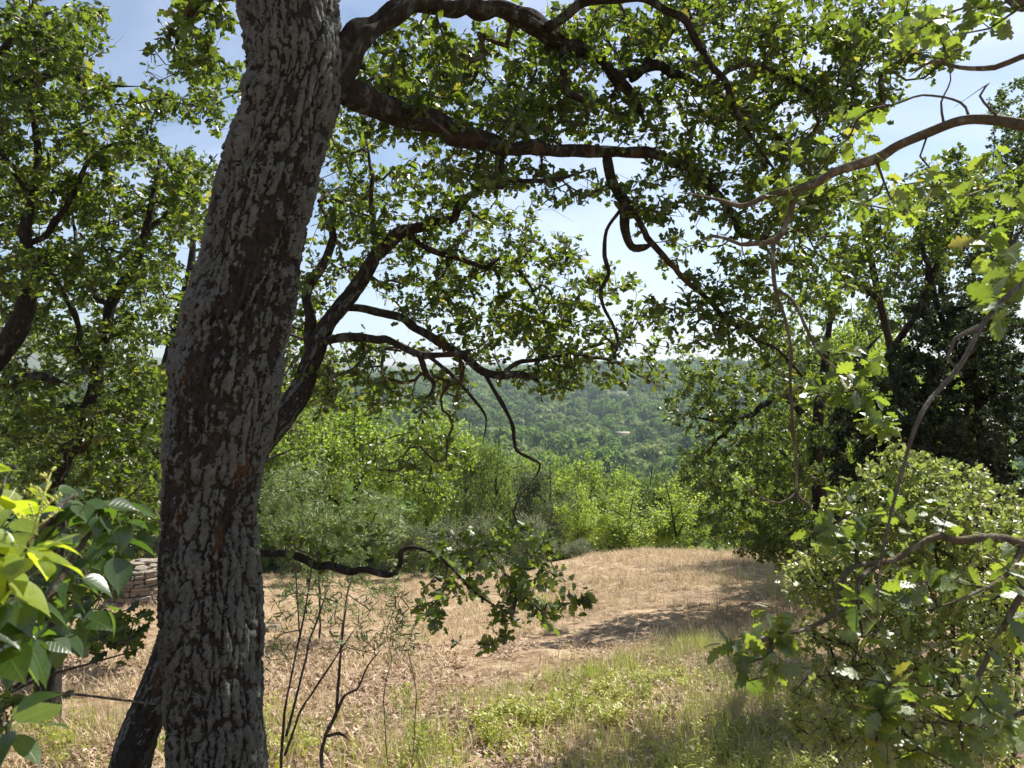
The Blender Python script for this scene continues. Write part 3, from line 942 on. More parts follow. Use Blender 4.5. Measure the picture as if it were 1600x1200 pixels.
L2 = [
    T2[12:],
    [(487, 555, 4.3, 13), (484, 494, 4.35, 12), (480, 445, 4.4, 10), (505, 405, 4.5, 9), (522, 368, 4.6, 7), (510, 340, 4.6, 5), (498, 315, 4.7, 3)],
    [(495, 535, 4.3, 10), (520, 530, 4.3, 10), (587, 527, 4.25, 9), (625, 537, 4.2, 8), (657, 554, 4.2, 7), (720, 552, 4.2, 5), (745, 545, 4.2, 3)],
    [(655, 552, 4.2, 6), (668, 580, 4.2, 6), (677, 606, 4.2, 5), (662, 629, 4.2, 2.5)],
    [(668, 556, 4.2, 4), (700, 580, 4.2, 4), (722, 602, 4.25, 3.5), (745, 628, 4.3, 3), (760, 650, 4.3, 2.5), (754, 694, 4.3, 1.5)],
    [(540, 480, 4.4, 10), (561, 481, 4.4, 9), (625, 497, 4.4, 9), (670, 524, 4.4, 9), (715, 550, 4.4, 8), (752, 576, 4.4, 8), (782, 584, 4.4, 7), (824, 586, 4.45, 5), (850, 600, 4.5, 3)],
    [(755, 580, 4.4, 5), (770, 602, 4.4, 4.5), (784, 628, 4.4, 4.5), (802, 668, 4.4, 4), (805, 700, 4.4, 3.5), (822, 712, 4.4, 3), (844, 724, 4.4, 3), (838, 742, 4.4, 2), (812, 776, 4.4, 1.5)],
    [(786, 584, 4.4, 5), (805, 566, 4.45, 5), (845, 560, 4.5, 4.5), (887, 554, 4.6, 4), (944, 561, 4.7, 4), (975, 574, 4.8, 3), (996, 586, 4.8, 2)],
    [(638, 366, 4.5, 6), (675, 390, 4.5, 6), (720, 405, 4.55, 6), (757, 416, 4.6, 5), (780, 405, 4.65, 4), (810, 420, 4.7, 4), (826, 444, 4.7, 3), (850, 500, 4.8, 2)],
    [(592, 395, 4.45, 6), (583, 350, 4.5, 6), (581, 300, 4.55, 5), (580, 255, 4.6, 4), (568, 205, 4.7, 3)],
    # the low dead-level bough right of the trunk
    [(325, 850, 4.1, 12), (400, 866, 4.05, 9), (470, 872, 4.0, 8), (520, 886, 3.95, 7), (570, 893, 3.9, 7), (610, 897, 3.85, 6), (622, 880, 3.8, 6), (628, 860, 3.75, 5), (650, 854, 3.7, 4.5), (690, 872, 3.65, 3.5), (735, 920, 3.6, 3), (770, 945, 3.55, 2), (800, 960, 3.5, 1.5)],
]
for i, L in enumerate(L2):
    axes2.append(limb_part(oak2, R4(L) * np.array([1, 1, 1, .72]), M['limb'], 'limb', seed=50 + i, lichen=0.2))
B2 = [
    (530, 260, 70, 90, 4.2, 5.6, 34), (610, 320, 100, 60, 4.2, 5.6, 40), (540, 380, 60, 60, 4.2, 5.6, 18), (640, 430, 100, 45, 4.4, 5.6, 34), (740, 390, 110, 55, 4.3, 5.5, 38), (760, 320, 90, 40, 4.3, 5.2, 14), (690, 270, 80, 50, 4.3, 5.4, 18), (690, 470, 70, 30, 4.4, 5.2, 14), (960, 470, 50, 60, 4.6, 5.4, 14), (1010, 520, 50, 50, 4.6, 5.4, 12),
    (850, 440, 100, 80, 4.4, 5.6, 50), (890, 520, 90, 55, 4.4, 5.4, 36), (790, 520, 110, 50, 4.2, 5.3, 34), (900, 585, 70, 30, 4.4, 5.2, 16), (830, 600, 60, 25, 4.3, 5.0, 10),
    (570, 590, 130, 60, 4.2, 6.2, 60), (660, 620, 90, 40, 4.2, 5.6, 20), (480, 480, 60, 70, 4.3, 5.6, 20), (470, 600, 60, 70, 4.4, 6.0, 26), (680, 500, 70, 30, 4.3, 5.0, 10),
    (700, 855, 70, 40, 3.6, 4.6, 11), (760, 890, 100, 50, 3.5, 4.6, 14), (840, 915, 65, 55, 3.4, 4.2, 10), (800, 850, 60, 35, 3.5, 4.4, 9), (830, 960, 60, 30, 3.4, 4.0, 6), (700, 930, 60, 40, 3.5, 4.0, 5),
    (675, 970, 12, 15, 3.4, 3.6, 2), (760, 1010, 12, 8, 3.4, 3.6, 2), (915, 935, 10, 10, 3.3, 3.5, 2), (1010, 590, 40, 20, 4.6, 5.2, 6),
    (520, 850, 90, 25, 3.9, 4.6, 10), (640, 720, 90, 50, 4.5, 6.0, 16),
]
att = blobs(B2, rng, 2.9)
chains, tips, dirs = grow(axes2, att, rng, up=0.02)
lv = sprays(*some(tips, dirs, rng, .2), 9, 0.053, 0.16, 0.45, rng)
crown(oak2, chains, lv, M['oak_leaf'], T_OAKL, M['twig'], 300, T_OAK, hi_mat=M['oak_leaf_vein'])  # brighter material on the nearest leaves stands in for sun on the low spray

# ================================================================== oaks on the left
def oak_with(label, seed, trunk, limbs, rows, full=1.35, grey=(), k=8, size=0.078, nobj=0, mat='oak_leaf', tpl=None, bark='bark', hi=T_OAK, group=None, cat='oak tree', name='oak_tree', twig='twig', lich=0.35, reach=0.11, flat=0.55, up=0.03, base=None, cutfrac=0.25):
    r = np.random.default_rng(seed)
    tr = R4(trunk)
    b = tr[0, :3].copy() if base is None else np.array(base)
    b[2] = height(b[0], b[1])
    root = thing(name, label, cat, b, group)
    m_ = MB()
    rm = tr[:, 3].max()
    if rm > 0.03:
        bark_tube(m_, tr, int(np.clip(2 * math.pi * rm / 0.018, 14, 60)), 0.03, (0.03, 0.055), 0.009, seed, lich)
    else:
        p = spline(tr, 0.04); tube(m_, p[:, :3], p[:, 3], 8, True, lichen=0, height=1)
    m_.build('trunk', M[bark], root)
    sp = spline(tr, 0.08)
    ax = [sp[int(len(sp) * cutfrac):]]
    for i, l in enumerate(limbs):
        ax.append(limb_part(root, R4(l), M['grey_twig'] if i in grey else M['limb'] if bark == 'bark' else M[bark], 'limb', seed=seed * 3 + i, lichen=0.2))
    at_ = blobs(rows, r, full)
    ch, tp, dr = grow(ax, at_, r, up=up)
    lv_ = sprays(*some(tp, dr, r, 0.12), k, size, reach, flat, r)
    crown(root, ch, lv_, M[mat], tpl or T_OAKL, M[twig], nobj, hi, hi_mat=M['oak_leaf_vein'] if mat == 'oak_leaf_near' else None)
    return root


def gnd(px, d, extra=40):
    """image row of the ground d metres ahead in column px, a little below it"""
    p = P(px, 600, d); z = height(p[0], d)
    return 585 + (1.6 - z) / d * F + extra


oak_with('slender crooked oak with a bent dark trunk at the far left edge of the clearing', 31,
         [(70, gnd(70, 6.0), 6.0, 20), (85, 860, 6.0, 15), (90, 767, 6.0, 13), (92, 733, 6.0, 13), (105, 705, 6.0, 13), (130, 688, 6.0, 12), (134, 647, 6.0, 11), (147, 613, 6.0, 10), (153, 575, 6.0, 9), (165, 520, 6.0, 8), (172, 480, 6.0, 8), (188, 450, 6.0, 8), (207, 420, 6.0, 7), (218, 395, 6.0, 6), (235, 330, 6.0, 5), (250, 250, 6.1, 3)],
         [[(150, 590, 6.0, 6), (120, 560, 5.9, 5), (125, 520, 5.8, 5), (105, 470, 5.7, 4), (80, 430, 5.6, 4), (30, 370, 5.5, 3)],
          [(170, 485, 6.0, 5), (140, 440, 6.2, 4), (120, 380, 6.3, 3), (110, 300, 6.4, 2)],
          [(133, 650, 6.0, 5), (180, 640, 6.2, 4), (230, 670, 6.3, 3), (280, 650, 6.4, 2)],
          [(225, 370, 6.0, 4), (290, 300, 6.2, 3), (340, 240, 6.3, 2)]],
         [(80, 330, 110, 80, 5.2, 7.2, 90), (210, 300, 110, 80, 5.2, 7.4, 90), (310, 320, 60, 90, 5.4, 7.2, 40), (60, 450, 90, 60, 5.2, 7.0, 46), (180, 420, 90, 50, 5.4, 7.2, 46),
          (80, 560, 90, 55, 5.4, 7.4, 46), (210, 560, 80, 70, 5.4, 7.2, 56), (60, 650, 80, 50, 5.4, 7.0, 36), (200, 660, 80, 50, 5.2, 7.0, 50), (220, 760, 60, 60, 5.2, 6.6, 30), (100, 740, 70, 40, 5.2, 6.5, 22), (290, 470, 50, 50, 5.6, 7.0, 12)],
         lich=0.15, full=2.6, k=12, size=.062, reach=.17)
oak_with('leafy oak crown filling the upper left corner against blue sky', 32,
         [(-190, gnd(-190, 5.4), 5.4, 34), (-150, 850, 5.4, 26), (-90, 700, 5.3, 22), (-30, 590, 5.2, 19), (17, 527, 5.2, 17), (36, 490, 5.2, 14), (50, 430, 5.2, 11), (40, 360, 5.2, 8), (60, 250, 5.2, 6), (40, 120, 5.2, 4)],
         [[(-20, 600, 5.2, 8), (20, 594, 5.1, 7), (67, 590, 5.1, 6), (110, 600, 5.1, 3)],
          [(45, 300, 5.2, 6), (-10, 220, 5.0, 5), (-30, 120, 4.9, 4), (20, 60, 4.8, 3), (80, 20, 4.8, 3)],
          [(-40, 150, 4.9, 7), (0, 126, 4.9, 6), (60, 122, 4.9, 6), (115, 118, 4.9, 5), (135, 133, 4.9, 3), (220, 135, 4.9, 2)],
          [(30, 400, 5.2, 5), (100, 330, 5.3, 4), (150, 240, 5.4, 3), (200, 220, 5.5, 2)]],
         [(50, 60, 80, 60, 4.4, 5.8, 56), (130, 50, 45, 45, 4.4, 5.6, 20), (60, 120, 90, 40, 4.4, 5.8, 40), (150, 150, 45, 30, 4.6, 5.6, 14), (60, 200, 90, 60, 4.6, 6.4, 60), (180, 220, 70, 50, 4.8, 6.4, 34), (270, 170, 60, 30, 4.6, 5.8, 14), (350, 150, 40, 60, 4.4, 5.6, 14), (20, 290, 60, 60, 4.6, 6.0, 24), (30, 610, 60, 30, 4.8, 5.6, 14), (0, 420, 50, 60, 4.6, 5.6, 16),
          (-120, 250, 110, 250, 4.6, 6.2, 60), (-60, -120, 200, 120, 4.2, 6.0, 60)],
         lich=0.2, nobj=120, full=2.5, k=12, size=.058, reach=.17)
oak_with('bushy oak behind the leaning trunks with foliage down to the clearing', 33,
         [(300, gnd(300, 8.5), 8.5, 22), (300, 900, 8.5, 17), (290, 800, 8.5, 14), (280, 700, 8.6, 12), (260, 600, 8.7, 10), (280, 500, 8.7, 8), (300, 400, 8.8, 5), (300, 320, 8.8, 3)],
         [[(285, 740, 8.5, 7), (230, 690, 8.3, 5), (215, 650, 8.3, 4), (150, 640, 8.2, 3)], [(270, 640, 8.6, 6), (350, 560, 8.8, 4), (430, 520, 9, 3)], [(290, 800, 8.5, 5), (380, 740, 8.7, 4), (460, 700, 9, 3)]],
         [(140, 480, 110, 90, 7.8, 9.8, 80), (270, 430, 90, 110, 7.8, 9.8, 70), (400, 460, 110, 90, 8.0, 10, 60), (150, 640, 130, 80, 7.6, 9.6, 90), (290, 640, 90, 90, 7.6, 9.6, 60), (450, 600, 90, 90, 8, 10, 60), (170, 770, 120, 60, 7.6, 9.0, 60), (300, 790, 80, 60, 7.8, 9.2, 30), (0, 560, 80, 150, 8, 10, 60), (20, 730, 80, 70, 7.8, 9.6, 50), (175, 850, 60, 30, 7.8, 9.4, 24), (120, 870, 50, 40, 7.6, 9.2, 20)],
         k=14, size=0.078, tpl=T_OAKL, lich=0.1, full=1.8, reach=.2)

# ================================================================== oak on the right whose lichen bough crosses the sky
LB = [(1900, 330, 1.9, 14), (1750, 225, 2.1, 12), (1600, 192, 2.3, 10), (1550, 184, 2.4, 9), (1500, 190, 2.45, 8.5), (1450, 200, 2.5, 8), (1402, 230, 2.55, 8), (1360, 250, 2.6, 8), (1310, 266, 2.65, 8), (1270, 285, 2.7, 7.5), (1240, 299, 2.7, 7), (1200, 306, 2.7, 5), (1160, 321, 2.7, 4), (1120, 312, 2.7, 3), (1060, 300, 2.75, 2)]
oak_with('oak at the right edge sending an orange lichened bough across the sky', 34,
         [(2050, gnd(2050, 1.7, 10), 1.7, 120), (2040, 1200, 1.75, 100), (2000, 800, 1.8, 90), (1960, 450, 1.85, 80), (1930, 150, 1.9, 70), (1900, -200, 2.0, 50), (1850, -500, 2.1, 30), (1800, -800, 2.3, 10)],
         [[(a, b, c, e * .82) for a, b, c, e in LB],
          [(1244, 300, 2.7, 6), (1232, 345, 2.7, 5.5), (1210, 374, 2.7, 5), (1170, 380, 2.7, 4), (1155, 384, 2.7, 3), (1115, 368, 2.75, 3), (1080, 388, 2.8, 2)],
          [(1210, 374, 2.7, 3.5), (1210, 400, 2.7, 3.5), (1208, 452, 2.7, 3.5), (1225, 501, 2.7, 3), (1236, 550, 2.7, 3), (1236, 625, 2.7, 3), (1240, 677, 2.7, 2.7), (1244, 722, 2.7, 2.5), (1244, 771, 2.7, 2.5), (1262, 786, 2.7, 2), (1281, 816, 2.7, 1.2)],
          [(1244, 771, 2.7, 2.2), (1217, 786, 2.7, 2), (1180, 771, 2.68, 1.6), (1150, 745, 2.65, 1.2)],
          [(1209, 450, 2.7, 2.6), (1240, 471, 2.65, 2.6), (1262, 520, 2.6, 2.4), (1285, 557, 2.55, 2.2), (1322, 587, 2.5, 2), (1352, 632, 2.5, 1.8), (1367, 655, 2.5, 1.5)],
          [(1890, -150, 2.0, 26), (1750, -120, 2.1, 20), (1640, -60, 2.2, 15), (1595, 5, 2.2, 10), (1570, -20, 2.3, 7), (1500, -60, 2.4, 5)],
          [(1820, 60, 2.0, 8), (1650, 90, 2.2, 6), (1600, 92, 2.3, 5), (1550, 105, 2.35, 4), (1500, 108, 2.4, 3.5), (1460, 95, 2.45, 2.5), (1420, 120, 2.5, 1.5)],
          [(1900, 380, 1.6, 10), (1720, 400, 1.45, 6), (1600, 440, 1.35, 4.5), (1540, 500, 1.3, 4), (1500, 570, 1.25, 3.6), (1440, 645, 1.2, 3.2), (1405, 750, 1.2, 2.8), (1378, 880, 1.2, 2.2), (1370, 1000, 1.2, 1.4)],
          [(1530, 510, 1.28, 4), (1490, 530, 1.25, 3), (1480, 560, 1.25, 2.5), (1505, 590, 1.22, 2)],
          [(1516, 188, 2.45, 2.5), (1500, 160, 2.5, 2), (1440, 150, 2.5, 1.6), (1390, 165, 2.5, 1.2), (1350, 150, 2.5, .8)],
          [(1475, 195, 2.5, 2), (1470, 160, 2.5, 1.5), (1485, 125, 2.5, 1.2), (1478, 85, 2.5, .8)],
          [(1560, 184, 2.4, 2), (1530, 150, 2.4, 1.6), (1545, 130, 2.4, 1), (1490, 168, 2.45, .8)]],
         [(1340, 565, 30, 18, 2.45, 2.6, 4), (1300, 605, 40, 22, 2.45, 2.7, 6), (1385, 668, 30, 14, 2.4, 2.55, 4), (1350, 640, 25, 20, 2.4, 2.55, 2), (1560, 375, 50, 25, 1.9, 2.3, 5), (1550, 420, 40, 25, 1.8, 2.1, 3), (1500, 280, 70, 30, 2.3, 2.8, 8), (1400, 330, 60, 50, 2.5, 3.0, 8), (1590, 330, 30, 30, 1.9, 2.3, 3),
          (1240, 300, 60, 30, 2.6, 3.0, 8), (1440, 30, 70, 30, 2.2, 2.7, 10), (1530, 30, 40, 30, 2.2, 2.5, 5), (1280, 200, 80, 60, 2.6, 3.1, 8), (1530, 470, 20, 20, 1.3, 1.5, 2), (1590, 440, 20, 40, 1.4, 1.6, 3),
          (1700, -300, 220, 100, 2.0, 3.0, 10)],
         k=7, size=0.064, mat='oak_leaf_near', full=1.1, grey=(7, 8, 9, 10, 11), nobj=300, bark='orange_limb', lich=0.5, base=P(2050, 600, 1.7))  # near hanging branch has greyer bark, its shade painted as colour

# ================================================================== young oak low on the right
oak_with('young oak with big lobed leaves on low boughs in the right foreground', 35,
         [(1790, gnd(1790, 1.9, 20), 1.9, 24), (1760, 1250, 1.9, 20), (1720, 1050, 1.9, 17), (1700, 900, 1.9, 14), (1690, 700, 1.9, 10), (1720, 500, 1.9, 6)],
         [[(1705, 880, 1.9, 8), (1600, 848, 1.9, 6.5), (1548, 842, 1.9, 6), (1500, 845, 1.9, 5.6), (1466, 840, 1.9, 5.6), (1440, 853, 1.9, 5.2), (1397, 871, 1.9, 5), (1336, 884, 1.88, 4.5), (1316, 901, 1.86, 4.5), (1310, 940, 1.85, 3.5), (1310, 985, 1.85, 2.5)],
          [(1378, 878, 1.9, 4), (1345, 905, 1.85, 4), (1332, 940, 1.82, 3.5), (1267, 983, 1.78, 3.5), (1210, 992, 1.75, 3), (1158, 1022, 1.75, 2)],
          [(1715, 1000, 1.9, 8), (1650, 900, 1.75, 6), (1600, 923, 1.7, 5.2), (1566, 975, 1.7, 4.6), (1548, 1027, 1.7, 4.2), (1527, 1061, 1.7, 4.5), (1500, 1087, 1.7, 3)],
          [(1600, 850, 1.9, 5), (1580, 890, 1.85, 4), (1545, 920, 1.8, 3.5), (1500, 940, 1.8, 2.5), (1430, 960, 1.8, 2)],
          [(1735, 1120, 1.9, 9), (1650, 1090, 1.7, 6), (1580, 1120, 1.65, 4), (1500, 1130, 1.65, 3), (1430, 1100, 1.65, 2)]],
         [(1190, 1000, 60, 30, 1.7, 1.95, 8), (1180, 1050, 50, 35, 1.65, 1.8, 5), (1300, 790, 40, 25, 1.75, 1.95, 4), (1320, 835, 60, 25, 1.75, 2.0, 4), (1450, 800, 70, 30, 1.8, 2.0, 4), (1430, 920, 90, 40, 1.7, 1.9, 6), (1370, 970, 70, 40, 1.65, 1.8, 5), (1400, 1080, 80, 50, 1.6, 1.8, 7), (1510, 1050, 70, 60, 1.55, 1.8, 6), (1560, 900, 60, 40, 1.7, 1.9, 4), (1560, 1130, 60, 50, 1.5, 1.7, 4), (1340, 1130, 60, 40, 1.65, 1.75, 3), (1460, 1180, 100, 40, 1.55, 1.7, 4), (1590, 960, 30, 60, 1.6, 1.8, 3)],
         k=6, size=0.057, mat='oak_leaf_near', full=1.35, nobj=300, bark='orange_limb', lich=0.4, base=P(1790, 600, 1.9), flat=0.75)

# ================================================================== glossy broad-leaved shrub, lower left corner
rng = np.random.default_rng(40)
privet = thing('privet_shrub', 'glossy broad leaved shrub with yellow green tips in the lower left corner', 'shrub', base_of(-170, 1300, 1.5))
ax = []
STEMS = [[(-170, gnd(-170, 1.5, 10), 1.5, 16), (-150, 1400, 1.45, 13), (-110, 1150, 1.4, 11), (-60, 1000, 1.3, 9), (0, 930, 1.22, 7), (35, 880, 1.15, 5), (44, 850, 1.1, 4)],
         [(-80, 1050, 1.36, 7), (0, 1010, 1.35, 6), (60, 960, 1.35, 5), (110, 880, 1.4, 4), (150, 820, 1.45, 3.5), (175, 800, 1.5, 2.5)],
         [(-100, 1120, 1.38, 7), (-40, 1110, 1.2, 5), (-5, 1120, 1.1, 4), (10, 1130, 1.08, 3)],
         [(-20, 960, 1.25, 6), (20, 880, 1.35, 5), (80, 800, 1.4, 4), (120, 770, 1.45, 3)],
         [(-60, 1010, 1.3, 6), (-40, 850, 1.2, 5), (0, 770, 1.15, 4), (12, 740, 1.15, 2.5)]]
for i, L in enumerate(STEMS):
    ax.append(limb_part(privet, R4(L), M['twig'], 'stem', seed=90 + i, bark=False))
# leafy shoots: (px, py, depth, leaf count, size)
pos, axs, nrs, scs, rnds = [], [], [], [], []
for px, py, d, k, sz, up in [(44, 855, 1.1, 10, .072, .45), (15, 800, 1.2, 6, .075, .2), (150, 800, 1.45, 8, .062, 0), (185, 815, 1.5, 8, .062, -.2), (120, 780, 1.45, 7, .062, .1), (60, 960, 1.35, 8, .062, -.2), (110, 900, 1.4, 7, .062, -.3), (20, 930, 1.22, 7, .085, -.3), (-10, 880, 1.15, 7, .085, 0), (5, 1130, 1.05, 6, .085, .2), (0, 1000, 1.2, 6, .085, -.3),
                             (90, 930, 1.5, 7, .062, -.3), (140, 860, 1.6, 7, .062, -.2), (40, 1010, 1.45, 6, .062, -.4), (90, 990, 1.5, 5, .062, -.4), (190, 790, 1.55, 5, .062, 0), (160, 940, 1.55, 4, .062, -.4), (-40, 950, 1.2, 8, .085, 0), (-60, 1070, 1.2, 8, .085, 0), (70, 850, 1.5, 6, .08, -.1), (30, 760, 1.35, 5, .07, .2), (130, 830, 1.7, 7, .08, 0), (95, 810, 1.6, 7, .08, -.1), (175, 850, 1.6, 6, .08, -.3), (60, 900, 1.6, 7, .085, -.2), (120, 960, 1.7, 6, .08, -.3), (30, 980, 1.3, 6, .085, -.4), (200, 830, 1.7, 5, .075, -.3), (10, 1150, 1.1, 4, .085, 0), (75, 780, 1.6, 6, .08, .1)]:
    c = P(px, py, d)
    first = len(pos)
    a0 = rng.random() * 6.28
    for j in range(k):
        a = a0 + j * 2.4
        el = up + rng.normal() * 0.35 - 0.25
        v = np.array([math.cos(a) * math.cos(el), math.sin(a) * math.cos(el), math.sin(el)])
        pos.append(c + v * 0.012 + np.array([0, 0, rng.normal() * 0.012])); axs.append(v)
        nrs.append(np.array([0, 0, 1.0]) + rng.normal(size=3) * 0.3 + v * 0.3 * rng.random()); scs.append(sz * rng.uniform(.7, 1.15)); rnds.append(rng.random())
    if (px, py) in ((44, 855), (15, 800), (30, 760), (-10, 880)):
        leaf_objects(privet, 'privet', T_PRIV, M['privet_sunlit'], *[np.array(q[first:]) for q in (pos, axs, nrs, scs, rnds)])
        for q in (pos, axs, nrs, scs, rnds):
            del q[first:]
    # shoot joining the nearest stem
    st = np.vstack(ax)[:, :3]
    q = st[np.argmin(((st - c) ** 2).sum(1))]
    mbs = MB()
    tpts = np.array([q, (q + c) / 2 + rng.normal(size=3) * 0.01, c])
    tube(mbs, spline(np.column_stack([tpts, [.0022, .0018, .0014]]), 0.02)[:, :3], np.linspace(.0022, .0014, len(spline(np.column_stack([tpts, [.0022, .0018, .0014]]), 0.02))), 5)
    mbs.build('shoot', M['twig'], privet)
leaf_objects(privet, 'privet', T_PRIV, M['privet_leaf'], np.array(pos), np.array(axs), np.array(nrs), np.array(scs), np.array(rnds))
# bud panicles
M['panicle'] = simple_mat('panicle_green', (.40, .42, .10), (.52, .50, .16), 60, 0.6)
for (px, py, d, s, lean) in [(46, 850, 1.1, 0.105, .25), ]:
    c = P(px, py, d); pb = MB()
    axis = norm(np.array([lean, 0.1, 1.0]))
    tube(pb, np.array([c, c + axis * s * .5, c + axis * s]), [.0016, .0013, .0008], 5)
    for q in np.linspace(.2, 1, 9):
        b0 = c + axis * s * q
        for sd in (-1, 1):
            a = rng.random() * 6.28
            dv = norm(np.array([math.cos(a), math.sin(a), .55])) * s * .45 * (1.15 - q)
            tube(pb, np.array([b0, b0 + dv * .5, b0 + dv]), [.0009, .0008, .0006], 4)
            for w in (.35, .6, .8, 1.0):
                e = b0 + dv * w
                tube(pb, np.array([e, e + np.array([0, 0, .002]), e + np.array([0, 0, .0045])]), [.0008, .0019, .0006], 5)
    pb.build('flower_panicle', M['panicle'], privet)

# ================================================================== other near shrubs and saplings
def sapling(name, label, cat, seed, stems, rows, k, size, mat, tpl, twig, nobj=0, hi=None, flat=0.3, reach=0.1, step=0.09, r_tip=0.0012, group=None, up=0.12, wig=0.1):
    r = np.random.default_rng(seed)
    s0 = R4(stems[0]); b = s0[0, :3].copy(); b[2] = height(b[0], b[1])
    root = thing(name, label, cat, b, group)
    ax_ = [limb_part(root, R4(l), M[twig], 'stem', seed=seed + i, bark=False) for i, l in enumerate(stems)]
    ch, tp, dr = grow(ax_, blobs(rows, r), r, step=step, r_tip=r_tip, up=up, wig=wig)
    lv_ = sprays(tp, dr, k, size, reach, flat, r, 0.0)
    crown(root, ch, lv_, M[mat], tpl, M[twig], nobj, hi)
    return root


def st(px, d, *rest):
    rest = [(a, b, c, e * .55) for a, b, c, e in rest]
    return [(px, gnd(px, d, 6), d, rest[0][3])] + list(rest)


sapling('evergreen_shrub', 'pale small leaved evergreen shrub behind the big lobed leaves on the right', 'shrub', 41,
        [st(1500, 3.1, (1495, 1150, 3.1, 7), (1490, 1000, 3.1, 6), (1480, 850, 3.1, 4), (1460, 740, 3.1, 2)),
         st(1540, 3.2, (1530, 1100, 3.2, 6), (1535, 950, 3.2, 5), (1530, 800, 3.2, 3), (1510, 730, 3.2, 2)),
         st(1470, 3.0, (1440, 1100, 3.0, 6), (1400, 950, 3.0, 4), (1380, 830, 3.0, 3), (1390, 720, 3.0, 1.5)),
         st(1450, 2.9, (1380, 1120, 2.9, 5), (1330, 1000, 2.9, 4), (1290, 900, 2.9, 2)),
         st(1580, 3.3, (1590, 1050, 3.3, 6), (1590, 900, 3.3, 4), (1580, 800, 3.3, 2))],
        [(1390, 745, 50, 40, 2.7, 3.3, 50), (1480, 765, 70, 45, 2.7, 3.3, 70), (1340, 800, 60, 40, 2.7, 3.2, 44), (1450, 830, 110, 50, 2.6, 3.4, 120), (1560, 820, 60, 60, 2.7, 3.4, 70), (1290, 910, 70, 50, 2.6, 3.1, 70), (1420, 930, 110, 70, 2.6, 3.4, 130), (1550, 930, 70, 80, 2.6, 3.4, 80), (1330, 1020, 90, 60, 2.5, 3.1, 70), (1480, 1050, 110, 70, 2.5, 3.3, 100), (1310, 1110, 80, 60, 2.4, 3.0, 60), (1440, 1160, 140, 50, 2.3, 3.1, 80), (1560, 1120, 60, 80, 2.4, 3.1, 50), (1640, 900, 80, 200, 2.8, 3.6, 50)],
        17, 0.027, 'shrub_leaf', T_WIDE, 'twig', reach=0.13, flat=0.35)
sapling('olive_sapling', 'olive bush with narrow grey green leaves just right of the thick lichen trunk', 'sapling', 42,
        [st(500, 10.5, (500, 900, 10.5, 3), (505, 820, 10.5, 2.5), (500, 740, 10.5, 1.2)),
         st(470, 10.4, (462, 900, 10.4, 2.4), (455, 800, 10.4, 2), (440, 740, 10.4, 1)),
         st(530, 10.6, (550, 900, 10.6, 2.4), (580, 820, 10.6, 2), (605, 770, 10.6, 1))],
        [(480, 770, 70, 50, 9.6, 11.6, 50), (440, 790, 50, 60, 9.6, 11.2, 50), (590, 810, 60, 45, 9.6, 11.2, 44), (490, 840, 90, 50, 9.6, 11.2, 80), (480, 920, 70, 40, 9.8, 11, 30), (590, 890, 50, 40, 9.8, 11, 24)],
        30, 0.085, 'olive_leaf', T_NARROW, 'grey_twig', reach=0.32, flat=0.2, r_tip=.002, step=.2)
sapling('bare_sapling', 'thin bare stemmed sapling with sparse narrow leaves beside the trunk foot', 'sapling', 43,
        [st(440, 3.6, (440, 1180, 3.6, 4), (447, 1100, 3.6, 3.5), (462, 1020, 3.6, 3), (478, 950, 3.6, 2.5), (487, 880, 3.6, 2), (492, 820, 3.6, 1)),
         [(445, 1180, 3.6, 2), (470, 1110, 3.55, 1.7), (500, 1065, 3.5, 1.5), (530, 1020, 3.45, 1.3), (560, 975, 3.4, 1.2)],
         [(447, 1150, 3.6, 2.4), (470, 1060, 3.65, 2), (495, 970, 3.7, 1.6), (520, 900, 3.75, 1)]],
        [(440, 960, 30, 40, 3.4, 3.8, 10), (500, 940, 30, 50, 3.4, 3.8, 10), (540, 980, 30, 40, 3.3, 3.7, 8), (440, 1040, 30, 30, 3.4, 3.8, 6)],
        6, 0.05, 'olive_leaf', T_NARROW, 'twig', reach=0.16, flat=0.2)
sapling('bare_sapling', 'crooked dry sapling with a dead side shoot and narrow leaves on the dry grass', 'sapling', 44,
        [st(500, 3.7, (503, 1180, 3.7, 5), (520, 1130, 3.7, 4.5), (540, 1088, 3.7, 4), (556, 1078, 3.7, 3), (575, 1040, 3.65, 2.2), (600, 1010, 3.6, 1.4)),
         [(512, 1150, 3.7, 2.4), (530, 1146, 3.6, 2.2), (548, 1158, 3.55, 1.2)],
         [(525, 1120, 3.7, 2.2), (530, 1050, 3.75, 2), (535, 990, 3.8, 1.4), (545, 930, 3.85, 1)],
         st(610, 4.4, (600, 1090, 4.4, 1.4), (612, 1030, 4.4, 1.2), (604, 990, 4.4, 1), (618, 950, 4.4, .7)),
         st(640, 4.5, (650, 1080, 4.5, 1.4), (638, 1020, 4.5, 1.1), (652, 960, 4.5, .7))],
        [(610, 960, 35, 40, 4.1, 4.7, 16), (640, 990, 35, 40, 4.1, 4.7, 14), (560, 960, 30, 40, 3.6, 4.0, 8), (600, 1010, 30, 30, 3.6, 4.2, 8)],
        7, 0.05, 'olive_leaf', T_NARROW, 'twig', reach=0.16, flat=0.2)
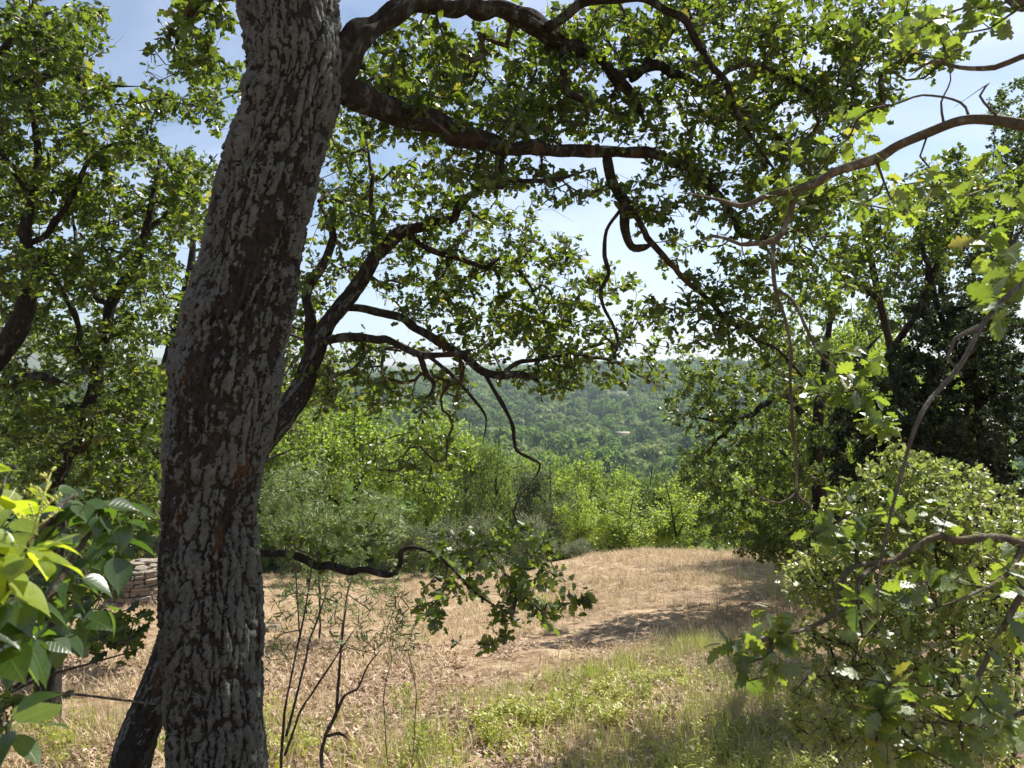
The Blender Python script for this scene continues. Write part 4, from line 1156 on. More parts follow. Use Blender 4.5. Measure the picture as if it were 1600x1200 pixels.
sapling('oak_sapling', 'dark low oak sapling of thin twigs under the glossy shrub at left', 'sapling', 45,
        [st(-60, 2.6, (-40, 1150, 2.6, 6), (0, 1090, 2.6, 4.5), (60, 1062, 2.6, 4), (130, 1040, 2.65, 3), (200, 1020, 2.7, 2), (245, 1000, 2.75, 1.4)),
         [(-30, 1120, 2.6, 3), (60, 1086, 2.55, 2.5), (180, 1092, 2.5, 2), (270, 1104, 2.45, 1)],
         [(20, 1075, 2.6, 3), (90, 1020, 2.7, 2.5), (150, 975, 2.8, 2), (230, 940, 2.9, 1)],
         [(40, 1065, 2.6, 3), (60, 1000, 2.65, 2.5), (120, 930, 2.75, 2), (180, 880, 2.8, 1)]],
        [(170, 1000, 50, 25, 2.5, 2.9, 12), (210, 985, 25, 25, 2.6, 2.9, 6), (60, 1020, 60, 30, 2.5, 2.9, 14), (20, 960, 60, 50, 2.6, 3.0, 14), (90, 950, 60, 40, 2.6, 3.0, 10), (60, 1090, 60, 20, 2.4, 2.7, 4), (150, 900, 60, 50, 2.7, 3.0, 8)],
        5, 0.06, 'oak_leaf', T_OAKM, 'twig', flat=0.6, up=0.0)

# ================================================================== dark evergreens and oak on the right, ten metres off
def far_tree(name, label, cat, seed, trunk, limbs, rows, k, size, mat, tpl, reach=0.22, flat=0.3, group=None):
    return oak_with(label, seed, trunk, limbs, rows, k=k, size=size, mat=mat, tpl=tpl, name=name, cat=cat, reach=reach, flat=flat, lich=0.1, group=group)


far_tree('holm_oak', 'very dark dense rounded evergreen mass at the right edge of the clearing', 'evergreen tree', 51,
         [(1560, gnd(1560, 7.0), 7.0, 22), (1550, 850, 7.0, 18), (1540, 700, 7.0, 13), (1530, 600, 7.0, 8), (1520, 540, 7.0, 4)],
         [[(1550, 820, 7, 8), (1450, 760, 6.8, 6), (1370, 700, 6.6, 3)], [(1540, 740, 7, 8), (1640, 650, 7, 5), (1700, 560, 7, 3)]],
         [(1400, 610, 80, 80, 6.3, 7.6, 100), (1340, 700, 55, 80, 6.4, 7.4, 80), (1480, 590, 90, 80, 6.2, 7.6, 120), (1570, 570, 70, 80, 6.0, 7.6, 110), (1440, 710, 90, 90, 6.0, 7.6, 120), (1550, 720, 90, 90, 5.8, 7.6, 120), (1400, 820, 110, 70, 6.0, 7.6, 100), (1560, 830, 80, 70, 6, 7.6, 80), (1500, 500, 90, 40, 6.4, 7.6, 60), (1680, 650, 80, 180, 6, 7.6, 90), (1450, 920, 120, 60, 6, 7.4, 60)],
         60, 0.042, 'holm_leaf', T_WIDE)
far_tree('evergreen_oak', 'tall small leaved oak at the right edge rising above the dark bush', 'evergreen tree', 52,
         [(1560, gnd(1560, 10.5), 10.5, 18), (1560, 800, 10.5, 14), (1560, 550, 10.5, 10), (1570, 400, 10.5, 7), (1600, 250, 10.5, 4), (1620, 140, 10.5, 2)],
         [[(1560, 560, 10.5, 6), (1490, 500, 10.3, 5), (1465, 430, 10.2, 3), (1440, 340, 10.2, 2)], [(1565, 480, 10.5, 5), (1630, 380, 10.5, 4), (1680, 250, 10.5, 2)]],
         [(1590, 200, 45, 80, 9.8, 11.2, 60), (1560, 300, 80, 60, 9.6, 11.4, 90), (1480, 330, 70, 60, 9.6, 11, 60), (1570, 400, 80, 80, 9.6, 11.4, 110), (1460, 430, 90, 60, 9.6, 11.2, 80), (1500, 500, 100, 50, 9.6, 11.2, 80), (1390, 490, 60, 50, 9.6, 11, 36), (1700, 280, 80, 180, 9.8, 11.4, 90)],
         40, 0.055, 'ever_leaf', T_WIDE, reach=.38)
far_tree('oak_tree', 'green oak with a low arched bough shading the right end of the dry field', 'oak tree', 53,
         [(1290, gnd(1290, 12.5), 12.5, 16), (1285, 820, 12.5, 12), (1275, 720, 12.5, 10), (1280, 640, 12.5, 8), (1290, 560, 12.5, 6), (1300, 470, 12.5, 3)],
         [[(1280, 690, 12.5, 6), (1250, 640, 12.3, 5.5), (1222, 618, 12.2, 5), (1200, 628, 12.1, 4.5), (1175, 648, 12, 4), (1150, 655, 12, 3.5), (1120, 658, 11.9, 3.5), (1080, 650, 11.8, 2.5)],
          [(1150, 660, 12, 3), (1130, 680, 12, 2.5), (1090, 720, 11.9, 2)], [(1282, 600, 12.5, 5), (1340, 560, 12.5, 4), (1380, 520, 12.5, 2)]],
         [(1090, 630, 60, 60, 11.2, 12.8, 70), (1170, 600, 80, 60, 11.2, 13, 90), (1130, 720, 70, 60, 11.2, 13, 80), (1220, 700, 70, 60, 11.0, 13, 90), (1180, 800, 90, 50, 11.2, 13.2, 100), (1280, 780, 80, 70, 11, 13, 90), (1280, 600, 80, 70, 11.4, 13.2, 70), (1250, 500, 80, 70, 11.6, 13.4, 46), (1340, 480, 70, 50, 11.6, 13.4, 30), (1090, 560, 50, 30, 11.4, 12.8, 20), (1350, 700, 50, 100, 11.4, 13, 40), (1250, 850, 80, 40, 11.2, 12.8, 80), (1190, 855, 40, 20, 11.4, 12.4, 24), (1110, 830, 40, 30, 11.6, 12.8, 20)],
         20, 0.075, 'oak_leaf', T_OAKL, reach=.28)
far_tree('oak_tree', 'thin pale oak rising between the big boughs and the dark evergreen', 'oak tree', 54,
         [(1420, gnd(1420, 9.2), 9.2, 9), (1410, 800, 9.2, 7), (1400, 600, 9.0, 6), (1370, 450, 7.6, 5), (1340, 300, 7.0, 4), (1330, 220, 7.0, 2)],
         [[(1385, 560, 7, 5), (1440, 470, 7, 4), (1480, 380, 7, 3), (1520, 300, 7, 2)], [(1375, 470, 7, 4), (1310, 420, 6.9, 3), (1250, 380, 6.8, 2)], [(1480, 520, 7, 4), (1445, 400, 7, 3.5), (1430, 330, 7, 2)]],
         [(1330, 340, 80, 70, 6.2, 7.8, 46), (1430, 330, 70, 60, 6.2, 7.8, 46), (1400, 410, 90, 50, 6.2, 7.8, 46), (1280, 440, 60, 60, 6.2, 7.8, 30), (1500, 360, 60, 60, 6.2, 7.8, 30), (1480, 260, 50, 30, 6.4, 7.6, 14), (1250, 350, 50, 60, 6.2, 7.4, 16), (1560, 300, 50, 60, 6, 7.4, 20)],
         24, 0.060, 'oak_leaf', T_OAKL, reach=.28)

# ================================================================== trees and bushes beyond the field
def proto(name, cat, seed, h, w, mat, n, k, size, trunk_h, tpl=T_DIA, reach=0.35, base_frac=0.15, r0=0.11, shape=1.0):
    """tree standing at the origin: trunk, boughs, twigs, crown"""
    r = np.random.default_rng(seed)
    root = thing(name, '-', cat, (0, 0, 0))
    mb_ = MB()
    lean = r.normal(size=2) * 0.03 * h
    tr = np.array([[0, 0, -0.3, r0 * 1.3], [0, 0, 0.1, r0], [lean[0], lean[1], h * .35, r0 * .75], [lean[0] * 2, lean[1] * 1.5, h * .6, r0 * .5], [lean[0] * 2, lean[1] * 3, h * .88, r0 * .15]])
    bark_tube(mb_, tr, 12, 0.12, (0.06, 0.12), 0.012, seed, 0.2)
    mb_.build('trunk', M['bark'], root)
    ax_ = [spline(tr[1:], 0.25)]
    nl = 6
    for i in range(nl):
        a = i * 2.4 + r.random(); q = 0.2 + 0.5 * i / nl
        p0 = ax_[0][int(q * (len(ax_[0]) - 1)), :3]
        L = w * 0.42
        e = p0 + np.array([math.cos(a) * L, math.sin(a) * L, h * .16])
        mid = (p0 + e) / 2 + np.array([0, 0, h * .05]) + r.normal(size=3) * .1
        lm = np.column_stack([np.array([p0, mid, e]), [r0 * .45, r0 * .3, r0 * .1]])
        ax_.append(limb_part(root, lm, M['limb'], 'limb', seed=seed + i, bark=False, step=0.2))
    # lobed outline: several uneven sub-crowns
    c = []
    nb = 18
    cen = r.normal(size=(nb, 3)); cen = norm(cen) * r.uniform(.35, .72, (nb, 1))
    cen[0] = 0
    rad = r.uniform(.17, .40, nb)
    while len(c) < n:
        b_ = r.integers(nb); v = norm(r.normal(size=3)) * rad[b_] * r.random() ** .4 + cen[b_]
        if np.linalg.norm(v) < 1.15:
            z = v[2] * .5 + .5
            ww = (w / 2) * (1.0 if shape >= 1 else max(.05, (1 - z)) ** .6 * 1.6)
            c.append([v[0] * ww, v[1] * ww, h * (base_frac + (1 - base_frac) * z * .93)])
    ch, tp, dr = grow(ax_, np.array(c), r, step=0.3, r_tip=0.004, wig=.12)
    keep = [q for q in ch if q[1][0] > 0.006]
    lv_ = sprays(tp, dr, k, size, reach, .35, r)
    jit = r.normal(size=lv_[0].shape) * reach * .42
    lv_ = (lv_[0] + jit,) + lv_[1:]
    mb_ = MB()
    for pts, rr in keep:
        tube(mb_, pts, rr, 4, False)
    mb_.build('twigs', M['twig'], root, 'stuff')
    fm = MB(); add_leaves(fm, tpl, *lv_); fm.build('foliage', M[mat], root, 'stuff', smooth=False)
    return root


PROTO = {
    'oak_a': proto('oak_tree', 'oak tree', 61, 7.5, 6.5, 'oak_leaf_far', 420, 20, .17, 2, tpl=T_OAKL, reach=.40),
    'oak_b': proto('oak_tree', 'oak tree', 62, 6.5, 6.0, 'oak_leaf_mid', 400, 20, .17, 2, tpl=T_OAKL, reach=.40),
    'lime': proto('young_tree', 'young tree', 63, 4.6, 3.6, 'lime_leaf', 260, 20, .14, 1, tpl=T_OVAL, base_frac=.03, r0=.07, reach=.34),
    'grey': proto('evergreen_bush', 'evergreen bush', 64, 5.0, 5.5, 'grey_leaf', 420, 40, .10, 1, tpl=T_WIDE, base_frac=.02, reach=.30),
    'silver': proto('silver_bush', 'silver bush', 65, 2.3, 3.2, 'silver_leaf', 260, 36, .075, .4, tpl=T_DIA, base_frac=.02, r0=.05, reach=.22),
}
CROWN_PROTO = {k: v for k, v in PROTO.items()}
USED = set()


def far(kind, px, d, top, wpx, label, group):
    """put one at column px, d metres ahead, crown top at image row top"""
    src = PROTO[kind]
    p = P(px, 600, d); z = height(p[0], p[1])
    ztop = 1.6 - (top - YH) / F * d
    H0 = {'oak_a': 7.5, 'oak_b': 6.5, 'lime': 4.6, 'grey': 5.0, 'silver': 2.3}[kind]
    W0 = {'oak_a': 6.5, 'oak_b': 6.0, 'lime': 3.6, 'grey': 5.5, 'silver': 3.2}[kind]
    sz = (ztop - z) / H0 * 1.06; sx = wpx / F * d / W0
    loc = (p[0], p[1], z)
    rz = random.random() * 6.28
    if kind not in USED:
        USED.add(kind)
        src.location = loc; src.rotation_euler = (0, 0, rz); src.scale = (sx, sx, sz)
        src['label'] = label; src['group'] = group
        return src
    return copy_thing(src, loc, rz, (sx, sz), label, group)


GB = 'trees and bushes beyond the dry field'
FAR = [
    # kind, px, depth, top row, width px, label
    ('silver', 835, 27, 795, 120, 'silvery round bush at the edge of the dry field left of the lime green tree'),
    ('silver', 755, 29, 790, 130, 'silvery bush half hidden behind the hanging low oak spray'),
    ('silver', 905, 26, 838, 70, 'smallest silvery bush, at the foot of the lime green tree'),
    ('lime', 905, 30, 745, 90, 'slim lime green young tree beside the silvery bush'),
    ('lime', 985, 27, 760, 130, 'broad lime green young tree behind the crest of the dry field'),
    ('lime', 1065, 29, 735, 130, 'lime green young tree at the shaded right end of the field crest'),
    ('lime', 1150, 25, 725, 130, 'lime green young tree under the low arched oak bough'),
    ('grey', 855, 38, 712, 170, 'grey green evergreen bush standing behind the slim lime green tree'),
    ('grey', 775, 40, 738, 130, 'grey green evergreen bush left of the hanging bare twig'),
    ('oak_a', 660, 30, 610, 230, 'bright green oak behind the olive sapling'),
    ('oak_a', 560, 26, 590, 270, 'green oak standing just right of the leaning trunks beyond the field'),
    ('oak_a', 460, 24, 590, 260, 'green oak hidden partly by the lichen trunk beyond the field'),
    ('oak_b', 715, 40, 632, 150, 'pointed oak crown in the gap under the level bough'),
    ('oak_a', 930, 52, 690, 170, 'wide green oak crown rising behind the grey evergreen bushes'),
    ('oak_b', 1010, 60, 705, 130, 'small green oak crown at the lip of the valley'),
    ('oak_a', 820, 58, 690, 150, 'green oak crown at the valley lip left of the widest crown'),
    ('oak_b', 1120, 42, 660, 160, 'green oak behind the lime green trees at the right'),
    ('grey', 1060, 70, 715, 90, 'grey evergreen crown at the valley lip near the right oak'),
    ('oak_a', 1345, 15, 440, 240, 'leafy shaded oak between the arched bough and the dark evergreen mass'),
    ('oak_b', 765, 36, 640, 120, 'narrow olive green oak under the level bough at the left of the valley gap'),
    ('oak_b', 1275, 18, 425, 230, 'tall shaded oak rising just behind the oak with the low arched bough'),
    ('oak_a', 1230, 30, 640, 220, 'shaded oak behind the oak with the low arched bough'),
    ('oak_b', 1350, 24, 560, 260, 'shaded oak between the evergreens on the right'),
    ('oak_b', 360, 22, 640, 240, 'green oak in the gap left of the lichen trunk beyond the stone pile'),
    ('oak_a', 200, 24, 600, 260, 'green oak behind the round stone pile'),
    ('oak_b', 60, 22, 610, 260, 'green oak behind the crooked slender oak at far left'),
    ('oak_a', -80, 26, 560, 260, 'green oak on the far left beyond the clearing'),
    ('grey', 620, 22, 795, 140, 'low grey evergreen bush behind the level bough beyond the trunk'),
    ('silver', 690, 23, 800, 110, 'silvery bush beyond the elbow of the level bough'),
    ('grey', 480, 20, 800, 130, 'low grey evergreen bush behind the olive sapling'),
    ('silver', 250, 22, 800, 110, 'silvery bush just behind the round stone pile'),
    ('grey', 100, 18, 800, 160, 'low grey evergreen bush left of the round stone pile'),
    ('oak_a', 1480, 28, 520, 260, 'shaded oak behind the tall evergreen oak'),
    ('oak_b', 740, 70, 690, 130, 'farthest oak crown under the level bough'),
    ('oak_a', 880, 85, 690, 110, 'oak crown down the slope beyond the valley lip'),
    ('oak_b', 965, 95, 700, 100, 'small oak crown farthest down the slope in the valley gap'),
]
for row in FAR:
    far(*row, GB)

# ================================================================== far woods on the valley side
def scatter(name, protos, pts, rotz, scl, tilt=None, kind='stuff', label=None):
    """ONE object: points that carry copies of small prototypes"""
    col = bpy.data.collections.new(name + '_kinds')
    for i, me in enumerate(protos):
        col.objects.link(bpy.data.objects.new('%s_%02d' % (name, i), me))
    me = bpy.data.meshes.new(name)
    me.vertices.add(len(pts)); me.vertices.foreach_set('co', np.asarray(pts, np.float32).ravel())
    rot = np.zeros((len(pts), 3), np.float32); rot[:, 2] = rotz
    if tilt is not None:
        rot[:, :2] = tilt
    a = me.attributes.new('rot', 'FLOAT_VECTOR', 'POINT'); a.data.foreach_set('vector', rot.ravel())
    s = np.asarray(scl, np.float32)
    if s.ndim == 1:
        s = np.repeat(s[:, None], 3, 1)
    a = me.attributes.new('scl', 'FLOAT_VECTOR', 'POINT'); a.data.foreach_set('vector', s.ravel())
    o = bpy.data.objects.new(name, me); COL.objects.link(o)
    o['kind'] = kind
    ng = bpy.data.node_groups.new(name, 'GeometryNodeTree')
    ng.interface.new_socket('Geometry', in_out='INPUT', socket_type='NodeSocketGeometry')
    ng.interface.new_socket('Geometry', in_out='OUTPUT', socket_type='NodeSocketGeometry')
    N, K = ng.nodes, ng.links
    gi, go = N.new('NodeGroupInput'), N.new('NodeGroupOutput')
    mp = N.new('GeometryNodeMeshToPoints')
    ip = N.new('GeometryNodeInstanceOnPoints')
    ci = N.new('GeometryNodeCollectionInfo'); ci.inputs['Collection'].default_value = col
    ci.inputs['Separate Children'].default_value = True; ci.inputs['Reset Children'].default_value = True
    ip.inputs['Pick Instance'].default_value = True
    rv = N.new('FunctionNodeRandomValue'); rv.data_type = 'INT'
    for sck in rv.inputs:
        if sck.type == 'INT' and sck.name == 'Max':
            sck.default_value = len(protos) - 1
        if sck.type == 'INT' and sck.name == 'Min':
            sck.default_value = 0
    ar = N.new('GeometryNodeInputNamedAttribute'); ar.data_type = 'FLOAT_VECTOR'; ar.inputs['Name'].default_value = 'rot'
    asx = N.new('GeometryNodeInputNamedAttribute'); asx.data_type = 'FLOAT_VECTOR'; asx.inputs['Name'].default_value = 'scl'
    er = N.new('FunctionNodeEulerToRotation')
    K.new(gi.outputs[0], mp.inputs[0]); K.new(mp.outputs[0], ip.inputs['Points'])
    K.new(ci.outputs[0], ip.inputs['Instance'])
    K.new([q for q in rv.outputs if q.type == 'INT'][0], ip.inputs['Instance Index'])
    K.new(ar.outputs[0], er.inputs[0]); K.new(er.outputs[0], ip.inputs['Rotation'])
    K.new(asx.outputs[0], ip.inputs['Scale']); K.new(ip.outputs[0], go.inputs[0])
    md = o.modifiers.new('scatter', 'NODES'); md.node_group = ng
    return o


def crown_mesh(seed, mat, n=420, size=.17, sq=.8):
    r = np.random.default_rng(seed)
    cen = norm(r.normal(size=(7, 3))) * r.uniform(.2, .5, (7, 1)); rad = r.uniform(.28, .5, 7)
    b_ = r.integers(7, size=n)
    v = cen[b_] + norm(r.normal(size=(n, 3))) * rad[b_][:, None] * r.random((n, 1)) ** .35
    v[:, 2] *= sq
    out = norm(v + r.normal(size=v.shape) * .3)
    mb_ = MB()
    ax_ = norm(np.cross(out, r.normal(size=v.shape)))
    add_leaves(mb_, (np.array([[-.5, -.35, 0], [.5, -.3, .05], [.45, .4, 0], [-.4, .35, .08]]), np.array([0, 1, 2, 3]), np.array([4])), v, ax_, out + r.normal(size=v.shape) * .35, size * r.uniform(.6, 1.3, n), r.random(n))
    return mb_.mesh('wood_crown', mat, smooth=False)


M['wood_a'] = leaf_mat('wood_leaf', ((.09, .15, .045), (.14, .215, .06), (.20, .25, .08)), ((.14, .24, .04), (.20, .30, .055), (.25, .31, .07)), 0.0, 0.5, 0.4)
M['wood_b'] = leaf_mat('wood_leaf_dark', ((.05, .085, .038), (.075, .115, .05), (.10, .125, .055)), ((.06, .11, .03), (.09, .15, .04), (.10, .14, .04)), 0.0, 0.5, 0.3)
M['wood_c'] = leaf_mat('wood_leaf_pale', ((.20, .25, .10), (.27, .31, .13), (.32, .32, .15)), ((.20, .28, .07), (.26, .33, .1), (.3, .33, .11)), 0.0, 0.5, 0.3)
rng = np.random.default_rng(70)
rr, pts = 62.0, []
while rr < 1750:
    sp = 5.6 + rr * 0.0062
    n = int(1.5 * rr / sp)
    a = -0.78 + 1.5 * (np.arange(n) + rng.uniform(-.45, .45, n)) / n
    r_ = rr + rng.uniform(-.5, .5, n) * sp
    pts.append(np.stack([r_ * np.sin(a), r_ * np.cos(a)], 1))
    rr += sp * .95
xy = np.vstack(pts)
clump = vnoise(xy[:, 0] / 35 + 5, xy[:, 1] / 35 + 5)
gapn = vnoise(xy[:, 0] / 70 + 25, xy[:, 1] / 45 + 15) * .65 + vnoise(xy[:, 0] / 22 + 2, xy[:, 1] / 18 + 3) * .35
keep_ = rng.random(len(xy)) < sstep(0.14, 0.36, gapn)
xy = xy[keep_]; clump = clump[keep_]
z = height(xy[:, 0], xy[:, 1])
size = (3.0 + 9.0 * rng.random(len(xy)) ** 3) * (0.75 + .55 * clump) * (1 + np.hypot(xy[:, 0], xy[:, 1]) * 0.0005)
pts = np.column_stack([xy, z + size * .45])
scatter('woodland', [crown_mesh(71, M['wood_a']), crown_mesh(72, M['wood_a']), crown_mesh(73, M['wood_b'], sq=1.0), crown_mesh(74, M['wood_a'], sq=.9), crown_mesh(75, M['wood_c'], sq=.7)],
        pts, rng.random(len(pts)) * 6.28, np.column_stack([size, size, size * rng.uniform(.8, 1.25, len(size))]))

# farmhouse and cypresses on the valley floor
hp = P(972, 678, 560.0); hz = height(hp[0], hp[1])
house = thing('farmhouse', 'tiny pale farmhouse with a clay roof among the valley trees', 'house', (hp[0], hp[1], hz))
def box(mb_, x0, x1, y0, y1, z0, z1):
    v = np.array([[x, y, z_] for z_ in (z0, z1) for y in (y0, y1) for x in (x0, x1)])
    f = [0, 2, 3, 1, 4, 5, 7, 6, 0, 1, 5, 4, 2, 6, 7, 3, 0, 4, 6, 2, 1, 3, 7, 5]
    mb_.add(v, np.array(f), np.full(6, 4))
mb = MB(); top_z = 1.6 - (678 - YH) / F * 560
box(mb, hp[0] - 5, hp[0] + 5, hp[1] - 4, hp[1] + 4, hz - 1, top_z); mb.build('wall', M['plaster'], house, smooth=False)
mb = MB()
v = np.array([[-5.5, -4.5, 0], [5.5, -4.5, 0], [5.5, 4.5, 0], [-5.5, 4.5, 0], [-5.5, 0, 1.7], [5.5, 0, 1.7]]) + np.array([hp[0], hp[1], top_z + .003])
mb.add(v, np.array([0, 1, 5, 4, 2, 3, 4, 5, 0, 4, 3, 1, 2, 5, 3, 2, 1, 0]), np.array([4, 4, 3, 3, 4])); mb.build('roof', M['roof'], house, smooth=False)
for q in (-3.5, 0, 3.5):
    mb = MB(); box(mb, hp[0] + q - .6, hp[0] + q + .6, hp[1] - 4.06, hp[1] - 4.003, top_z - 2.6, top_z - 1.0); mb.build('window', M['pane'], house, smooth=False)

cy = crown_mesh(80, M['wood_b'], 700, .2, 1.0)
for i, (px, d, hgt, lab) in enumerate([(905, 500, 15, 'left cypress of a dark pair in the valley, left of the farmhouse'), (922, 510, 12, 'right cypress of a dark pair in the valley, left of the farmhouse'), (868, 480, 11, 'lone dark cypress in the valley under the leafy bough tips')]):
    p = P(px, 600, d); z_ = height(p[0], p[1])
    t = thing('cypress_tree', lab, 'cypress', (p[0], p[1], z_), 'cypresses on the valley floor')
    mb = MB(); tube(mb, np.array([[p[0], p[1], z_ - .5], [p[0], p[1], z_ + 3], [p[0], p[1], z_ + hgt * .8]]), [.3, .25, .1], 6, lichen=0, height=1); mb.build('trunk', M['limb'], t)
    o = link('crown', cy, t); o.location = (0, 0, hgt * .55); o.scale = (2.2, 2.2, hgt * .62); o['kind'] = 'stuff'

# ================================================================== round dry-stone pile
rng = np.random.default_rng(81)
SD = 14.5
sc_ = P(192, 600, SD); sx, sy = sc_[0], sc_[1] + 0.62
sz_ = float(height(sx, sy - .6)) - .12
pile = thing('stone_pile', 'round dry stone pillar of flat limestone courses behind the left shrubs', 'stone pillar', (sx, sy, sz_))
def stone_mesh(seed):
    r = np.random.default_rng(seed)
    import bmesh
    bm = bmesh.new(); bmesh.ops.create_cube(bm, size=1.0)
    bmesh.ops.bevel(bm, geom=bm.edges[:], offset=.13, segments=1, affect='EDGES', profile=.6)
    for v_ in bm.verts:
        v_.co += Vector(r.normal(size=3) * .045)
    me_ = bpy.data.meshes.new('stone'); bm.to_mesh(me_); bm.free(); me_.materials.append(M['stone']); return me_
SM = [stone_mesh(q) for q in range(90, 98)]
mb = MB(); tube(mb, np.array([[sx, sy, sz_ - .4], [sx, sy, sz_ + .4], [sx, sy, sz_ + .72]]), [.60, .55, .51], 28); mb.build('core', M['earth'], pile, smooth=False)
zc = -.15
while zc < .78:
    hh = rng.uniform(.05, .125)
    rad_ = .66 - .09 * (zc + .1)
    a = rng.random()
    while a < 6.28 + .0:
        w_ = rng.uniform(.10, .34); da = w_ / rad_
        o = bpy.data.objects.new('stone', SM[rng.integers(8)]); COL.objects.link(o); o.parent = pile
        am = a + da / 2
        ro = rad_ - .09 + rng.normal() * .02
        o.location = (math.sin(am) * ro, math.cos(am) * ro, zc + hh / 2 + rng.normal() * .005)
        o.scale = (w_ * .97, .2, hh * rng.uniform(.86, 1.0)); o.rotation_euler = (rng.normal() * .03, rng.normal() * .04, -am)
        a += da
    zc += hh
for i in range(14):
    o = bpy.data.objects.new('stone', SM[i % 8]); COL.objects.link(o); o.parent = pile
    a, q = rng.random() * 6.28, rng.random() ** .5 * .42
    o.location = (math.sin(a) * q, math.cos(a) * q, zc + rng.uniform(-.03, .03)); o.scale = (.26, .2, .09); o.rotation_euler = (rng.normal() * .1, rng.normal() * .1, a)

# loose rocks
import bmesh
for i, (px, py, s, lab) in enumerate([(426, 985, .10, 'pale rounded rock on the dry grass just right of the lichen trunk'), (652, 905, .16, 'flat pale rock at the far edge of the dry grass under the level bough'), (135, 1065, .06, 'small pale rock in the grass under the glossy shrub')]):
    g = on_ground(px, py)
    bm = bmesh.new(); bmesh.ops.create_icosphere(bm, subdivisions=3, radius=1)
    r = np.random.default_rng(100 + i)
    o1, o2 = r.random(3) * 20, r.random(3) * 20
    for v_ in bm.verts:
        c = np.array(v_.co)
        k_ = 1 + .5 * (vnoise(c[0] * 1.3 + o1[0], c[1] * 1.3 + c[2] * 1.7 + o1[1]) - .5) + .18 * (vnoise(c[0] * 5 + o2[0], c[1] * 5 + c[2] * 4) - .5)
        v_.co *= k_
    me_ = bpy.data.meshes.new('rock'); bm.to_mesh(me_); bm.free(); me_.materials.append(M['stone'])
    o = link('rock', me_); o.location = (g[0], g[1], g[2] + s * .2); o.scale = (s * 1.3, s, s * .6); o.rotation_euler = (0, 0, i * 1.3)
    tag(o, lab, 'rock')

# ================================================================== ground cover
def blade_tuft(seed, mat, n, h0, h1, wdt, lean, spread, seg=2):
    r = np.random.default_rng(seed); mb_ = MB()
    for i in range(n):
        a, q = r.random() * 6.28, r.random() ** .5 * spread
        b0 = np.array([math.cos(a) * q, math.sin(a) * q, -0.01])
        L = r.uniform(h0, h1); az = r.random() * 6.28; ln = lean * r.uniform(.3, 1.3)
        dv = np.array([math.cos(az), math.sin(az), 0]); sd = np.array([-math.sin(az), math.cos(az), 0]) * wdt * r.uniform(.6, 1.2)
        v = []
        for s_ in range(seg + 1):
            t = s_ / seg
            ang = ln * (.35 + .65 * t)
            c = b0 + (dv * math.sin(ang) + np.array([0, 0, math.cos(ang)])) * L * t
            if s_ < seg:
                v += [c - sd * (1 - .5 * t), c + sd * (1 - .5 * t)]
            else:
                v += [c]
        L_, T_ = [], []
        for s_ in range(seg - 1):
            L_ += [2 * s_, 2 * s_ + 1, 2 * s_ + 3, 2 * s_ + 2]; T_.append(4)
        L_ += [2 * (seg - 1), 2 * (seg - 1) + 1, 2 * seg]; T_.append(3)
        mb_.add(np.array(v), np.array(L_), np.array(T_), rnd=r.random())
    return mb_


def weed_tuft(seed, n, h, leaf, mat, tpl=T_OVAL, per=9):
    r = np.random.default_rng(seed); mb_ = MB(); P_, A_, N_, S_, R_ = [], [], [], [], []
    for i in range(n):
        a, q = r.random() * 6.28, r.random() ** .5 * .12
        b0 = np.array([math.cos(a) * q, math.sin(a) * q, -.01]); L = h * r.uniform(.5, 1.1)
        tip = b0 + np.array([r.normal() * .25, r.normal() * .25, 1]) * L
        tube(mb_, np.array([b0, (b0 + tip) / 2 + r.normal(size=3) * .01, tip]), [.0016, .0013, .0008], 3, False, rnd=.3)
        for j in range(per):
            t = r.uniform(.2, 1); az = r.random() * 6.28
            P_.append(b0 + (tip - b0) * t); A_.append([math.cos(az), math.sin(az), r.uniform(-.1, .6)]); N_.append([r.normal() * .3, r.normal() * .3, 1]); S_.append(leaf * r.uniform(.6, 1.3)); R_.append(r.random())
    add_leaves(mb_, tpl, np.array(P_), np.array(A_, float), np.array(N_, float), np.array(S_), np.array(R_))
    return mb_.mesh('weed', mat, smooth=False)


def poly_pts(poly, dens, rng, noise=None, maxn=60000):
    """world-space scatter inside the ground polygon whose corners are seen at these pixels"""
    g = np.array([on_ground(*p)[:2] for p in poly])
    lo, hi = g.min(0), g.max(0)
    n = int(min(maxn * 3, dens * np.prod(hi - lo)))
    q = rng.uniform(lo, hi, (n, 2))
    inside = np.zeros(n, bool)
    j = len(g) - 1
    for i in range(len(g)):
        xi, yi, xj, yj = *g[i], *g[j]
        inside ^= ((yi > q[:, 1]) != (yj > q[:, 1])) & (q[:, 0] < (xj - xi) * (q[:, 1] - yi) / (yj - yi + 1e-12) + xi)
        j = i
    q = q[inside]
    if noise:
        f, lo_, hi_ = noise
        v = vnoise(q[:, 0] * f + 11, q[:, 1] * f + 7) * .7 + vnoise(q[:, 0] * f * 2.7 + 3, q[:, 1] * f * 2.7) * .3
        q = q[rng.random(len(q)) < sstep(lo_, hi_, v)]
    return np.column_stack([q, height(q[:, 0], q[:, 1])])[:maxn]


